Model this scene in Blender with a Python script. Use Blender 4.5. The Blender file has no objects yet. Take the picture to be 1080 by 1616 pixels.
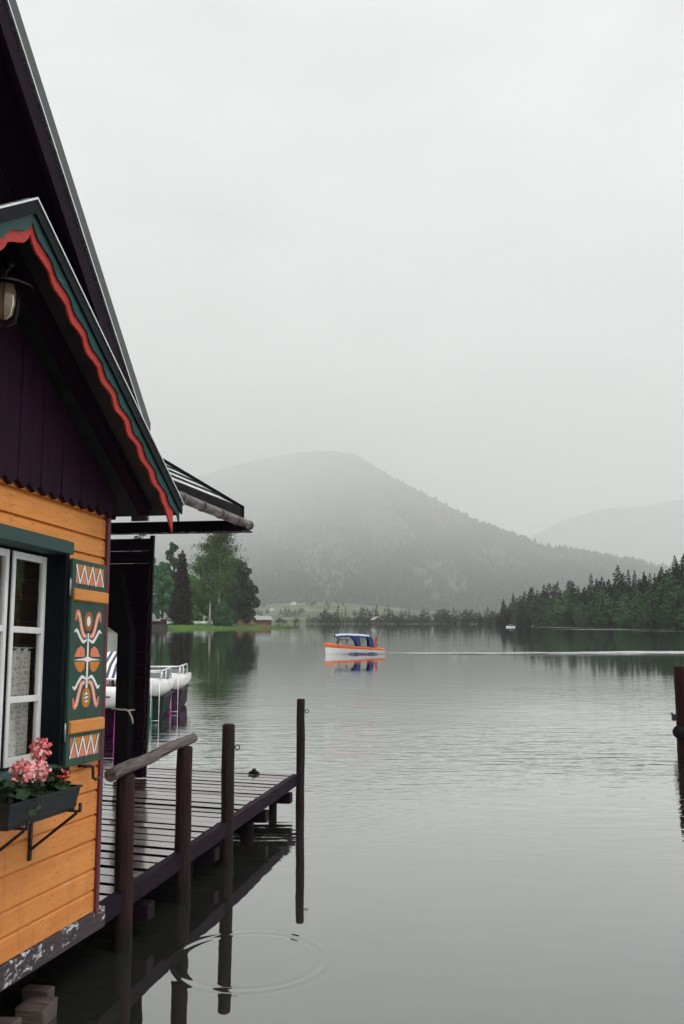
import bpy, math, random
import numpy as np
from mathutils import Vector, Matrix
R = math.radians
random.seed(7)
SC = bpy.context.scene
COL = SC.collection

# ------------------------------------------------------------------ camera
F = 1400.0; H = 2.5; HOR = 979.0                       # focal length / horizon in photo pixels, eye height in metres
TH = math.atan((HOR - 808) / F); CT, ST = math.cos(TH), math.sin(TH)
cam = bpy.data.cameras.new('camera'); co = bpy.data.objects.new('camera', cam); COL.objects.link(co)
co.location = (0, 0, H); co.rotation_euler = (math.pi / 2 + TH, 0, 0)
cam.sensor_fit = 'VERTICAL'; cam.sensor_height = 24.0; cam.lens = 24.0 * F / 1616.0
cam.clip_start = 0.05; cam.clip_end = 60000
SC.camera = co

# ------------------------------------------------------------------ world, sun, exposure
SUN_EL, SUN_AZ = R(52), R(140)                          # azimuth measured clockwise from +Y
w = bpy.data.worlds.new('World'); SC.world = w; w.use_nodes = True
nt = w.node_tree; nt.nodes.clear()
def wn(t, **k):
    n = nt.nodes.new(t)
    for a, b in k.items(): setattr(n, a, b)
    return n
out = wn('ShaderNodeOutputWorld'); bg = wn('ShaderNodeBackground'); bg.inputs[1].default_value = 0.1
sky = wn('ShaderNodeTexSky', sky_type='NISHITA', sun_disc=False)
sky.sun_elevation = SUN_EL; sky.sun_rotation = SUN_AZ
tc = wn('ShaderNodeTexCoord'); sep = wn('ShaderNodeSeparateXYZ')
nt.links.new(tc.outputs['Generated'], sep.inputs[0])
ramp = wn('ShaderNodeValToRGB')                          # overcast: brighter towards the zenith
cr = ramp.color_ramp
cr.elements[0].position = 0.0; cr.elements[0].color = (0.74, 0.75, 0.748, 1)
cr.elements[1].position = 1.0; cr.elements[1].color = (1.12, 1.12, 1.12, 1)
for p_, v in ((0.18, .725), (0.42, .72), (0.58, .74), (0.75, 1.0)):
    e = cr.elements.new(p_); e.color = (v, v * 1.006, v * 1.006, 1)
nt.links.new(sep.outputs['Z'], ramp.inputs[0])
mp = wn('ShaderNodeMapping'); mp.inputs['Scale'].default_value = (1.0, 1.0, 2.2)
nt.links.new(tc.outputs['Generated'], mp.inputs[0])
nz = wn('ShaderNodeTexNoise'); nz.inputs['Scale'].default_value = 2.6; nz.inputs['Detail'].default_value = 7; nz.inputs['Roughness'].default_value = .55
nt.links.new(mp.outputs[0], nz.inputs[0])
mr = wn('ShaderNodeMapRange'); mr.inputs[1].default_value = .33; mr.inputs[2].default_value = .67; mr.inputs[3].default_value = 12.3; mr.inputs[4].default_value = 16.9
nt.links.new(nz.outputs[0], mr.inputs[0])
vm = wn('ShaderNodeVectorMath', operation='SCALE'); nt.links.new(ramp.outputs[0], vm.inputs[0]); nt.links.new(mr.outputs[0], vm.inputs['Scale'])
mx = wn('ShaderNodeMix', data_type='RGBA'); mx.inputs[0].default_value = 0.95
nt.links.new(sky.outputs[0], mx.inputs[6]); nt.links.new(vm.outputs[0], mx.inputs[7])
nt.links.new(mx.outputs[2], bg.inputs[0]); nt.links.new(bg.outputs[0], out.inputs[0])

sl = bpy.data.lights.new('sun', 'SUN'); so = bpy.data.objects.new('sun', sl); COL.objects.link(so)
sl.energy = 1.3; sl.angle = R(25); sl.color = (1.0, .965, .92)
sd = Vector((math.sin(SUN_AZ) * math.cos(SUN_EL), math.cos(SUN_AZ) * math.cos(SUN_EL), math.sin(SUN_EL)))
so.rotation_euler = sd.to_track_quat('Z', 'Y').to_euler(); so.location = sd * 60
vs = SC.view_settings; vs.view_transform = 'Standard'; vs.look = 'None'; vs.exposure = 0.0; vs.gamma = 1.0
SC.render.engine = 'CYCLES'
cy = SC.cycles; cy.use_denoising = True; cy.max_bounces = 8; cy.volume_bounces = 2; cy.transparent_max_bounces = 12
cy.sample_clamp_indirect = 6; cy.use_adaptive_sampling = False

# ------------------------------------------------------------------ frame of the hut: n lake-ward, s along the wall away from the eye, z up
def ray(px, py):
    a = (px - 540) / F; b = (808 - py) / F
    return Vector((a, CT - b * ST, ST + b * CT))
EYE = Vector((0, 0, H))
def onz(px, py, z=0.0):
    d = ray(px, py); return EYE + d * ((z - H) / d.z)
def onY(px, py, Y):
    d = ray(px, py); return EYE + d * (Y / d.y)
AL = R(11.619)
U = Vector((math.sin(AL), math.cos(AL), 0)); N = Vector((math.cos(AL), -math.sin(AL), 0))
C0 = Vector((-1.738, 6.569, 0))
def L2W(n, s, z): return C0 + N * n + U * s + Vector((0, 0, z))

# ------------------------------------------------------------------ mesh collector
class MB:
    def __init__(self): self.v = []; self.f = []; self.m = []; self.sm = []
    def add(self, vs_, fs, mi=0, smooth=False):
        o = len(self.v); self.v += [tuple(p) for p in vs_]
        for f in fs: self.f.append(tuple(i + o for i in f)); self.m.append(mi); self.sm.append(smooth)
        return self
    def box(self, x0, x1, y0, y1, z0, z1, mi=0):
        v = [(x0,y0,z0),(x1,y0,z0),(x1,y1,z0),(x0,y1,z0),(x0,y0,z1),(x1,y0,z1),(x1,y1,z1),(x0,y1,z1)]
        return self.add(v, [(3,2,1,0),(4,5,6,7),(0,1,5,4),(1,2,6,5),(2,3,7,6),(3,0,4,7)], mi)
    def prism(self, pts, axis, a, b, mi=0):
        """extrude a 2-D outline along an axis: 'x' pts=(y,z), 'y' pts=(x,z), 'z' pts=(x,y)"""
        k = len(pts)
        def P(p, t):
            return {'x': (t, p[0], p[1]), 'y': (p[0], t, p[1]), 'z': (p[0], p[1], t)}[axis]
        v = [P(p, a) for p in pts] + [P(p, b) for p in pts]
        f = [tuple(range(k - 1, -1, -1)), tuple(range(k, 2 * k))] + [(i, (i + 1) % k, k + (i + 1) % k, k + i) for i in range(k)]
        return self.add(v, f, mi)
    def beam(self, p, q, wd, ht, up=(0, 0, 1), mi=0):
        p = Vector(p); q = Vector(q); d = (q - p).normalized(); x = d.cross(Vector(up)).normalized(); z = x.cross(d)
        v = []
        for c in (p, q):
            for a, b in ((-1,-1),(1,-1),(1,1),(-1,1)): v.append(c + x * (a * wd / 2) + z * (b * ht / 2))
        return self.add(v, [(3,2,1,0),(4,5,6,7),(0,1,5,4),(1,2,6,5),(2,3,7,6),(3,0,4,7)], mi)
    def tube(self, pts, rad, seg=10, mi=0, cap=True, smooth=True):
        pts = [Vector(p) for p in pts]; k = len(pts)
        if not hasattr(rad, '__len__'): rad = [rad] * k
        o = []; ref = None
        for i, p in enumerate(pts):
            d = (pts[min(i + 1, k - 1)] - pts[max(i - 1, 0)]).normalized()
            if ref is None: ref = Vector((1, 0, 0)) if abs(d.x) < .8 else Vector((0, 1, 0))
            x = (ref - d * ref.dot(d)).normalized(); ref = x; y = d.cross(x)
            for j in range(seg):
                t = 2 * math.pi * j / seg; o.append(p + (x * math.cos(t) + y * math.sin(t)) * rad[i])
        f = [(i * seg + j, i * seg + (j + 1) % seg, (i + 1) * seg + (j + 1) % seg, (i + 1) * seg + j) for i in range(k - 1) for j in range(seg)]
        b = len(self.v); self.add(o, f, mi, smooth)
        if cap:
            self.f += [tuple(b + j for j in range(seg - 1, -1, -1)), tuple(b + (k - 1) * seg + j for j in range(seg))]
            self.m += [mi, mi]; self.sm += [False, False]
        return self
    def lathe(self, prof, cx, cy, seg=16, mi=0, smooth=True):
        o = [(cx + r * math.cos(2*math.pi*j/seg), cy + r * math.sin(2*math.pi*j/seg), z) for r, z in prof for j in range(seg)]
        f = [(i*seg+j, i*seg+(j+1)%seg, (i+1)*seg+(j+1)%seg, (i+1)*seg+j) for i in range(len(prof)-1) for j in range(seg)]
        return self.add(o, f, mi, smooth)
    def ball(self, c, r, seg=10, rings=6, mi=0, sq=(1,1,1)):
        o = []; 
        for i in range(rings + 1):
            t = math.pi * i / rings
            for j in range(seg):
                a = 2 * math.pi * j / seg
                o.append((c[0] + r*sq[0]*math.sin(t)*math.cos(a), c[1] + r*sq[1]*math.sin(t)*math.sin(a), c[2] + r*sq[2]*math.cos(t)))
        f = [(i*seg+j, (i+1)*seg+j, (i+1)*seg+(j+1)%seg, i*seg+(j+1)%seg) for i in range(rings) for j in range(seg)]
        return self.add(o, f, mi, True)
    def map(self, fn): self.v = [tuple(fn(*p)) for p in self.v]; return self
    def build(self, name, mats, parent=None, base=(0, 0, 0), bevel=0.0):
        me = bpy.data.meshes.new(name)
        me.from_pydata([(p[0]-base[0], p[1]-base[1], p[2]-base[2]) for p in self.v], [], self.f)
        if not isinstance(mats, (list, tuple)): mats = [mats]
        for m in mats: me.materials.append(m)
        me.polygons.foreach_set('material_index', self.m); me.polygons.foreach_set('use_smooth', self.sm)
        me.update()
        o = bpy.data.objects.new(name, me); COL.objects.link(o)
        if parent: o.parent = parent
        if bevel:
            b = o.modifiers.new('bevel', 'BEVEL'); b.width = bevel; b.segments = 2; b.limit_method = 'ANGLE'; b.angle_limit = R(40)
        return o

def tag(o, label=None, cat=None, group=None, kind=None):
    if label: o['label'] = label
    if cat: o['category'] = cat
    if group: o['group'] = group
    if kind: o['kind'] = kind
    return o
def empty(name, loc, rz=0.0):
    o = bpy.data.objects.new(name, None); COL.objects.link(o); o.location = loc; o.rotation_euler = (0, 0, rz); o.empty_display_size = .3
    return o
class Thing:
    """a thing standing in the hut frame: an Empty at base (n, s, z); parts are given in (n, s, z)"""
    def __init__(self, name, label, cat, base, group=None):
        self.base = base; self.o = empty(name, L2W(*base), -AL); tag(self.o, label, cat, group)
    def part(self, name, mb, mat, parent=None, bevel=0.0):
        return mb.build(name, mat, parent or self.o, self.base, bevel)
def single(name, mb, mat, label, cat, base, group=None, bevel=0.0):
    o = mb.build(name, mat, None, base, bevel); o.location = L2W(*base); o.rotation_euler = (0, 0, -AL)
    return tag(o, label, cat, group)
def copy_tree(o, parent=None):
    c = o.copy(); COL.objects.link(c)
    if parent: c.parent = parent
    for ch in list(o.children): copy_tree(ch, c)
    return c

# ------------------------------------------------------------------ materials
class NT:
    def __init__(self, name):
        self.m = bpy.data.materials.new(name); self.m.use_nodes = True; self.t = self.m.node_tree; self.t.nodes.clear()
        self.out = self.n('ShaderNodeOutputMaterial'); self.b = self.n('ShaderNodeBsdfPrincipled'); self.l(self.b.outputs[0], self.out.inputs[0])
        self.tc = self.n('ShaderNodeTexCoord')
    def n(self, t, **k):
        x = self.t.nodes.new(t)
        for a, b in k.items(): setattr(x, a, b)
        return x
    def l(self, a, b): self.t.links.new(a, b)
    def coord(self, scale=(1,1,1), src='Object', rot=(0,0,0)):
        m = self.n('ShaderNodeMapping'); m.inputs['Scale'].default_value = scale; m.inputs['Rotation'].default_value = rot
        self.l(self.tc.outputs[src], m.inputs[0]); return m.outputs[0]
    def noise(self, vec, scale, detail=5, rough=.55, dist=0):
        x = self.n('ShaderNodeTexNoise'); x.inputs['Scale'].default_value = scale; x.inputs['Detail'].default_value = detail
        x.inputs['Roughness'].default_value = rough; x.inputs['Distortion'].default_value = dist
        self.l(vec, x.inputs['Vector']); return x.outputs[0]
    def ramp(self, fac, stops):
        r = self.n('ShaderNodeValToRGB'); e = r.color_ramp.elements
        while len(e) < len(stops): e.new(.5)
        for x, (p, c) in zip(e, stops):
            x.position = p; x.color = (*c, 1) if hasattr(c, '__len__') else (c, c, c, 1)
        self.l(fac, r.inputs[0]); return r.outputs[0]
    def rng(self, fac, a, b, c, d):
        r = self.n('ShaderNodeMapRange')
        for i, v in enumerate((a, b, c, d)): r.inputs[i + 1].default_value = v
        self.l(fac, r.inputs[0]); return r.outputs[0]
    def math(self, op, a, b=None, clamp=False):
        x = self.n('ShaderNodeMath', operation=op, use_clamp=clamp)
        for i, v in enumerate((a, b)):
            if v is None: continue
            if isinstance(v, (int, float)): x.inputs[i].default_value = v
            else: self.l(v, x.inputs[i])
        return x.outputs[0]
    def mix(self, f, a, b):
        x = self.n('ShaderNodeMix', data_type='RGBA')
        for s, v in ((0, f), (6, a), (7, b)):
            if isinstance(v, (int, float)): x.inputs[s].default_value = v
            elif hasattr(v, '__len__'): x.inputs[s].default_value = (*v, 1)
            else: self.l(v, x.inputs[s])
        return x.outputs[2]
    def bump(self, h, strength, dist, prev=None):
        b = self.n('ShaderNodeBump'); b.inputs['Strength'].default_value = strength; b.inputs['Distance'].default_value = dist
        self.l(h, b.inputs['Height'])
        if prev is not None: self.l(prev, b.inputs['Normal'])
        return b.outputs[0]
    def set(self, **k):
        for a, v in k.items():
            i = self.b.inputs[a.replace('_', ' ')]
            if isinstance(v, (int, float)): i.default_value = v
            elif hasattr(v, '__len__'): i.default_value = (*v, 1) if len(v) == 3 else v
            else: self.l(v, i)
        return self
def mul(c, k): return tuple(x * k for x in c)

def wood(name, col, grain='s', rough=(.45, .8), var=.45, bump=.003, scale=1.0, spec=.5, worn=None, worn_at=(.62, .72)):
    """painted or bare timber, grain along one axis of the object, worn patches optional"""
    t = NT(name); st = {'s': (9, .7, 9), 'n': (.7, 9, 9), 'z': (9, 9, .7)}[grain]
    v = t.coord(mul(st, scale)); g = t.noise(v, 6, 6, .65, .4); big = t.noise(t.coord((1,1,1)), 2.3, 5)
    c = t.mix(t.rng(g, .3, .7, 0, 1), mul(col, 1 - var), mul(col, 1 + var * .5))
    c = t.mix(t.rng(big, .35, .7, 0, .55), c, mul(col, .6))
    if worn:
        wn_ = t.noise(t.coord(mul(st, scale * .8)), 3.1, 8, .7, .2)
        c = t.mix(t.rng(wn_, worn_at[0], worn_at[1], 0, 1), c, worn)
    t.set(Base_Color=c, Roughness=t.rng(g, .3, .7, rough[0], rough[1]), Specular_IOR_Level=spec, Normal=t.bump(g, 1.0, bump))
    return t.m
def plain(name, col, rough=.5, metal=0, var=.2, nscale=12, bump=.0, spec=.5):
    t = NT(name); g = t.noise(t.coord(), nscale, 5)
    t.set(Base_Color=t.mix(t.rng(g, .3, .7, 0, 1), mul(col, 1 - var), mul(col, 1 + var * .6)), Metallic=metal, Roughness=t.rng(g, .3, .7, max(.02, rough - .1), min(1, rough + .1)), Specular_IOR_Level=spec)
    if bump: t.set(Normal=t.bump(g, 1.0, bump))
    return t.m
def foliage(name, c1, c2, nscale=.35, rough=.6):
    t = NT(name); oi = t.n('ShaderNodeObjectInfo'); g = t.noise(t.coord(), nscale, 4, .6); r = t.noise(t.coord(), nscale * 9, 2)
    c = t.mix(t.rng(g, .38, .62, 0, 1), c1, c2)
    c = t.mix(t.rng(r, .3, .7, 0, .6), c, mul(c1, .7))
    hs = t.n('ShaderNodeHueSaturation'); t.l(c, hs.inputs['Color'])
    t.l(t.rng(oi.outputs['Random'], 0, 1, .5, 1.45), hs.inputs['Value']); t.l(t.rng(oi.outputs['Random'], 0, 1, .49, .512), hs.inputs['Hue'])
    t.set(Base_Color=hs.outputs[0], Roughness=rough, Specular_IOR_Level=.25)
    return t.m

def worn_paint(name, col, under=(.010, .055, .036)):
    t = NT(name); g = t.noise(t.coord((9, 9, .9)), 7, 6, .7, .3); k = t.noise(t.coord((3, 3, 1.2)), 9, 6, .75)
    c = t.mix(t.rng(g, .3, .7, 0, 1), mul(col, .72), mul(col, 1.05)); c = t.mix(t.rng(k, .60, .66, 0, .85), c, under)
    t.set(Base_Color=c, Roughness=.6, Specular_IOR_Level=.3); return t.m
def clap_mat():
    """orange house paint, hair cracks and chips along the grain"""
    t = NT('orange_paint'); g = t.noise(t.coord((9, .6, 9)), 7, 6, .65, .3)
    big = t.noise(t.coord(), 1.8, 5); chip = t.noise(t.coord((14, 2.2, 14)), 6, 4, .6, .6)
    c = t.mix(t.rng(big, .3, .7, 0, 1), (.60, .215, .036), (.70, .285, .055))
    c = t.mix(t.rng(g, .35, .75, 0, .5), c, (.50, .155, .022))
    band = t.noise(t.coord((.05, .25, 5.5)), 1.1, 1); c = t.mix(t.rng(band, .35, .65, 0, .5), c, (.46, .135, .02))
    stain = t.noise(t.coord((2, 4, .5)), 2.2, 6, .7); c = t.mix(t.rng(stain, .55, .72, 0, .45), c, (.26, .075, .015))
    fade = t.noise(t.coord((6, .9, 6)), 3.5, 7, .7); c = t.mix(t.rng(fade, .58, .74, 0, .5), c, (.74, .42, .20))
    c = t.mix(t.rng(chip, .655, .68, 0, 1), c, (.05, .018, .012))
    t.set(Base_Color=c, Roughness=t.rng(g, .3, .7, .45, .65), Normal=t.bump(t.math('SUBTRACT', g, t.rng(chip, .66, .72, 0, 1.2)), .8, .003))
    return t.m
def found_mat():
    """dark timber with patches of old flaking white paint near its upper edge"""
    t = NT('flaked_timber'); g = t.noise(t.coord((9, .7, 9)), 6, 6, .65, .4)
    p = t.noise(t.coord((5, 3.2, 7)), 4.2, 8, .75, .3); sp = t.n('ShaderNodeSeparateXYZ'); t.l(t.tc.outputs['Object'], sp.inputs[0])
    hz = t.rng(sp.outputs[2], .36, .46, 0, 1)
    sel = t.math('MULTIPLY', t.rng(p, .53, .57, 0, 1), t.math('GREATER_THAN', hz, .2))
    blk = t.noise(t.coord((.1, 2.0, .1)), 1.6, 1); sel = t.math('MULTIPLY', sel, t.rng(blk, .44, .5, 0, 1))
    c = t.mix(t.rng(g, .3, .7, 0, 1), (.016, .009, .013), (.06, .035, .045)); c = t.mix(sel, c, (.55, .6, .6))
    t.set(Base_Color=c, Roughness=.75, Normal=t.bump(g, 1, .006)); return t.m

M = {}
M['orange'] = clap_mat(); M['found'] = found_mat()
M['purple'] = wood('dark_purple_timber', (.020, .007, .017), 'z', (.4, .7), .6, spec=.08)
M['purple_s'] = wood('dark_purple_soffit', (.014, .005, .014), 's', (.45, .75), .6, spec=.08)
M['purple_n'] = wood('dark_purple_boards', (.013, .005, .012), 'n', (.4, .75), .6, spec=.08)
M['black'] = wood('black_timber', (.008, .006, .008), 'z', (.5, .8), .5, spec=.08)
M['black_n'] = wood('black_timber_across', (.008, .006, .008), 'n', (.5, .8), .5, spec=.08)
M['red_trim'] = wood('red_trim_paint', (.46, .032, .024), 's', (.4, .6), .5, .003, spec=.3, worn=(.12, .012, .012), worn_at=(.62, .7))
M['teal_trim'] = wood('teal_trim_paint', (.010, .055, .052), 's', (.4, .6), .5, .003, spec=.25, worn=(.10, .20, .18), worn_at=(.6, .72))
M['verge'] = wood('dark_verge_paint', (.006, .008, .010), 's', (.4, .6), .4, .002, spec=.08)
M['maroon'] = wood('maroon_trim', (.10, .010, .022), 'z', (.35, .6), .3, .002)
M['green_p'] = wood('green_paint', (.010, .055, .036), 'z', (.35, .6), .35, .0015, worn=(.05, .10, .08), worn_at=(.68, .76))
M['green_d'] = wood('dark_green_paint', (.003, .006, .009), 'z', (.35, .6), .35, .0015, spec=.08)
M['green_l'] = wood('lintel_green_paint', (.012, .055, .047), 's', (.45, .7), .35, .0015)
M['batten'] = wood('orange_batten_paint', (.62, .23, .035), 's', (.4, .6), .25, .0015, worn=(.25, .08, .02), worn_at=(.68, .74))
M['white_p'] = wood('white_paint', (.72, .72, .71), 'z', (.4, .6), .12, .001, worn=(.35, .33, .32), worn_at=(.68, .78))
M['o_orange'] = worn_paint('ornament_orange', (.58, .20, .02)); M['o_pink'] = worn_paint('ornament_salmon', (.70, .20, .11))
M['o_white'] = worn_paint('ornament_white', (.76, .76, .74)); M['o_black'] = worn_paint('ornament_black', (.01, .01, .01))
M['o_brown'] = worn_paint('ornament_brown', (.38, .11, .02)); M['o_rose'] = worn_paint('ornament_rose', (.74, .46, .38))
M['iron'] = plain('black_iron', (.012, .012, .014), .45, .4, .3, 40, .001)
M['hingesteel'] = plain('hinge_steel', (.25, .28, .30), .35, .8)
M['trough'] = plain('slate_plastic', (.010, .014, .018), .5, 0, .3, 8, .0006, .25)
M['soil'] = plain('soil', (.012, .009, .007), .9, 0, .5, 60, .01)
M['metal'] = plain('grey_sheet_metal', (.07, .08, .08), .5, .3, .25, 3, .001)
M['metal_edge'] = plain('bright_drip_edge', (.75, .78, .78), .25, .9, .1)
M['gutter'] = plain('weathered_gutter', (.16, .13, .125), .4, .5, .35, 6, .002)
M['slate'] = plain('dark_shingles', (.02, .02, .022), .5, 0, .5, 8, .004)
M['rope'] = plain('rope', (.45, .40, .33), .85, 0, .3, 60)
M['brass'] = plain('dark_bronze', (.030, .018, .020), .35, .6, .3, 30)
def glassy(name, tint=(.93, .92, .90), ior=1.5, rough=.0, alpha=.22):
    t = NT(name); g = t.n('ShaderNodeBsdfGlossy'); g.inputs['Roughness'].default_value = rough
    tr = t.n('ShaderNodeBsdfTransparent'); tr.inputs[0].default_value = (*tint, 1)
    lw = t.n('ShaderNodeLayerWeight'); lw.inputs[0].default_value = .5      # facing: the same from both sides of the pane
    wv = t.noise(t.coord((3, 3, 1.6)), 2.4, 2); t.l(t.bump(wv, .25, .02), g.inputs['Normal'])
    f2 = t.math('ADD', t.math('MULTIPLY', t.math('POWER', lw.outputs['Facing'], 3.0), 1.5, True), .07, True); mx_ = t.n('ShaderNodeMixShader'); t.l(f2, mx_.inputs[0]); t.l(tr.outputs[0], mx_.inputs[1]); t.l(g.outputs[0], mx_.inputs[2])
    t.l(mx_.outputs[0], t.out.inputs[0]); return t.m
M['glass'] = glassy('window_glass')
def lamp_glass():
    t = NT('lantern_glass'); t.set(Base_Color=(.30, .20, .11), Roughness=.12, Transmission_Weight=.35, IOR=1.4, Coat_Weight=.6); return t.m
M['lampglass'] = lamp_glass()
def lace():
    t = NT('lace'); v = t.coord((1, 1, 1)); vo = t.n('ShaderNodeTexVoronoi', feature='DISTANCE_TO_EDGE'); vo.inputs['Scale'].default_value = 34; t.l(v, vo.inputs['Vector'])
    wv = t.n('ShaderNodeTexWave', bands_direction='Z'); wv.inputs['Scale'].default_value = 9; wv.inputs['Distortion'].default_value = .3; t.l(v, wv.inputs['Vector'])
    a = t.math('MAXIMUM', t.rng(vo.outputs[0], .10, .2, .98, .62), t.rng(wv.outputs[0], .75, .9, 0, .95))
    t.set(Base_Color=(.82, .84, .83), Roughness=.9, Alpha=a); return t.m
M['lace'] = lace()
M['under'] = wood('shaded_underside', (.006, .004, .004), 'n', (.6, .9), .6, .004, spec=.08)  # near-black plank bottoms and edges, painting in the shade below the pier
def wetdeck():
    t = NT('wet_planks'); g = t.noise(t.coord((.8, 9, 9)), 5, 6, .65, .4); pud = t.noise(t.coord((1.1, 1.6, 1)), 1.6, 5, .6)
    c = t.mix(t.rng(g, .3, .7, 0, 1), (.030, .012, .011), (.12, .062, .055))
    c = t.mix(t.rng(pud, .45, .65, 0, .5), c, (.16, .12, .115))
    t.set(Base_Color=c, Roughness=t.rng(t.math('ADD', t.math('MULTIPLY', g, .5), t.math('MULTIPLY', pud, .5)), .36, .62, .06, .5), IOR=2.5, Coat_Weight=1.0, Coat_Roughness=.10, Coat_IOR=2.3,
          Normal=t.bump(g, 1, .003)); return t.m
M['deck'] = wetdeck()
M['log'] = wood('weathered_log', (.15, .125, .115), 's', (.5, .8), .9, .014, spec=.3, worn=(.03, .022, .02), worn_at=(.54, .6))
def pile_mat():
    """post bark-brown above, wet and green-black near the water"""
    t = NT('dark_pile'); g = t.noise(t.coord((9, 9, .7)), 5, 6, .65, .5); sp = t.n('ShaderNodeSeparateXYZ'); t.l(t.tc.outputs['Object'], sp.inputs[0])
    c = t.mix(t.rng(g, .3, .7, 0, 1), (.003, .002, .002), (.034, .018, .018)); k = t.noise(t.coord((3, 3, 1.2)), 1.3, 4)
    c = t.mix(t.rng(k, .5, .68, 0, .6), c, (.045, .010, .009)); c = t.mix(t.rng(sp.outputs[2], .02, .28, .75, 0), c, (.008, .008, .006))
    t.set(Base_Color=c, Roughness=t.rng(g, .3, .7, .5, .8), Specular_IOR_Level=.14, Normal=t.bump(g, 1, .012)); return t.m
M['pile'] = pile_mat()
M['rust'] = wood('rusty_pile', (.022, .006, .005), 'z', (.5, .8), .8, .010, spec=.1, worn=(.085, .020, .008), worn_at=(.56, .7))

# ================================================================== SETTING
def water():
    t = NT('lake_water'); P = t.tc.outputs['Object']
    sp = t.n('ShaderNodeSeparateXYZ'); t.l(P, sp.inputs[0])
    # ripple amplitude: glassy at the feet of the pier, ruffled in the middle distance, calmer again far out
    near = t.rng(sp.outputs[1], 9, 15, 0, 1); patch = t.noise(t.coord((.035, .09, 1)), 1.0, 3)
    pm = t.rng(patch, .38, .62, .25, 1); far = t.rng(sp.outputs[1], 13, 46, 1, .09)
    amp = t.math('MULTIPLY', t.math('MULTIPLY', near, pm), far)
    a = t.noise(t.coord((.6, 2.6, 1), rot=(0, 0, R(-7))), 1.55, 2, .5, .3)
    b = t.noise(t.coord((.8, 3.2, 1), rot=(0, 0, R(11))), 3.1, 2, .5, .2)
    h = t.math('ADD', t.math('MULTIPLY', a, .026), t.math('MULTIPLY', b, .010))
    h = t.math('MULTIPLY', h, amp)
    calm = t.math('MULTIPLY', t.noise(t.coord((1, 1.8, 1)), .9, 2), .0022)
    h = t.math('ADD', h, calm)
    def ring(c, r0, wd, k, A, decay=None):
        d = t.n('ShaderNodeVectorMath', operation='DISTANCE'); t.l(P, d.inputs[0]); d.inputs[1].default_value = (c.x, c.y, 0)
        r = t.math('SUBTRACT', d.outputs['Value'], r0)
        if decay: env = t.rng(d.outputs['Value'], 0, decay, 1, 0)
        else: env = t.math('EXPONENT', t.math('MULTIPLY', t.math('POWER', t.math('DIVIDE', r, wd), 2.0), -1))
        return t.math('MULTIPLY', t.math('MULTIPLY', t.math('SINE', t.math('MULTIPLY', r, k)), env), A)
    c1 = onz(392, 1514); h = t.math('ADD', h, ring(c1, .56, .06, 55, .0011))
    c2 = onz(452, 1258); h = t.math('ADD', h, ring(c2, 0, 1, 30, .0016, 3.4))
    bp = t.n('ShaderNodeBump'); bp.inputs['Strength'].default_value = 1; bp.inputs['Distance'].default_value = 1.0; t.l(h, bp.inputs['Height'])
    gl = t.n('ShaderNodeBsdfGlossy'); gl.inputs['Color'].default_value = (.96, .975, .965, 1); gl.inputs['Roughness'].default_value = .012; t.l(bp.outputs[0], gl.inputs['Normal'])
    df = t.n('ShaderNodeBsdfDiffuse'); df.inputs['Color'].default_value = (.020, .021, .017, 1)
    fr = t.n('ShaderNodeFresnel'); fr.inputs[0].default_value = 1.33; t.l(bp.outputs[0], fr.inputs['Normal'])
    ms = t.n('ShaderNodeMixShader'); t.l(t.rng(fr.outputs[0], .03, .42, .23, .97), ms.inputs[0]); t.l(df.outputs[0], ms.inputs[1]); t.l(gl.outputs[0], ms.inputs[2])
    t.l(ms.outputs[0], t.out.inputs[0])
    return t.m
mw = MB()
ws = 9000
mw.add([(-ws,-600,0),(ws,-600,0),(ws,11000,0),(-ws,11000,0)], [(0,1,2,3)])
lake = tag(mw.build('lake_water', water()), 'calm grey green lake with fine ripples', 'lake', kind='structure')

def interp(x, pts):
    return float(np.interp(x, [p[0] for p in pts], [p[1] for p in pts]))
def vnoise(x, y, seed=0):
    s = 0
    for k, (fx, a) in enumerate(((1, .5), (2.1, .27), (4.3, .15), (9.1, .08))):
        s += a * math.sin(fx * x + 1.7 * k + seed) * math.cos(fx * 1.13 * y - 2.1 * k + seed * .7)
    return s

RIDGE = [(-700, 860), (-200, 830), (60, 800), (240, 775), (320, 750), (400, 727), (470, 714), (530, 711), (565, 718), (600, 741), (640, 765), (700, 795), (760, 826), (850, 858), (950, 879), (1080, 902), (1300, 935), (1700, 960)]
RIDGE2 = [(500, 930), (700, 900), (800, 865), (850, 843), (890, 822), (950, 803), (1010, 798), (1080, 786), (1180, 770), (1350, 790), (1700, 850)]
FOOT = [(-700, 960), (240, 962), (400, 955), (440, 952), (520, 950), (600, 957), (700, 966), (800, 970), (1700, 972)]
D0 = 3000.
RDIST = [(200, 23000), (400, 22500), (480, 21500), (560, 18500), (640, 13000), (760, 9300), (900, 7600), (1100, 6900)]
def hill_pt(px, t):
    """t 0..1 foot to ridge, 1..1.2 over the back"""
    D = D0 + (interp(px, RDIST) - D0) * t ** 1.25
    fy = interp(px, FOOT); ry = interp(px, RIDGE)
    e = min(t, 1.0); k = e ** .80
    y = fy + (ry - fy) * k + 3.5 * vnoise(px * .02, t * 9) * min(1, t * 4) * (1 - .6 * e)
    if t > 1: y += (t - 1) * 700
    return onY(px, y, D)
def grid(fn, us, vs_):
    m = MB(); k = len(us)
    v = [fn(u, q) for q in vs_ for u in us]
    f = [(j*k+i, j*k+i+1, (j+1)*k+i+1, (j+1)*k+i) for j in range(len(vs_)-1) for i in range(k-1)]
    return m.add(v, f, 0, True)
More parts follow.
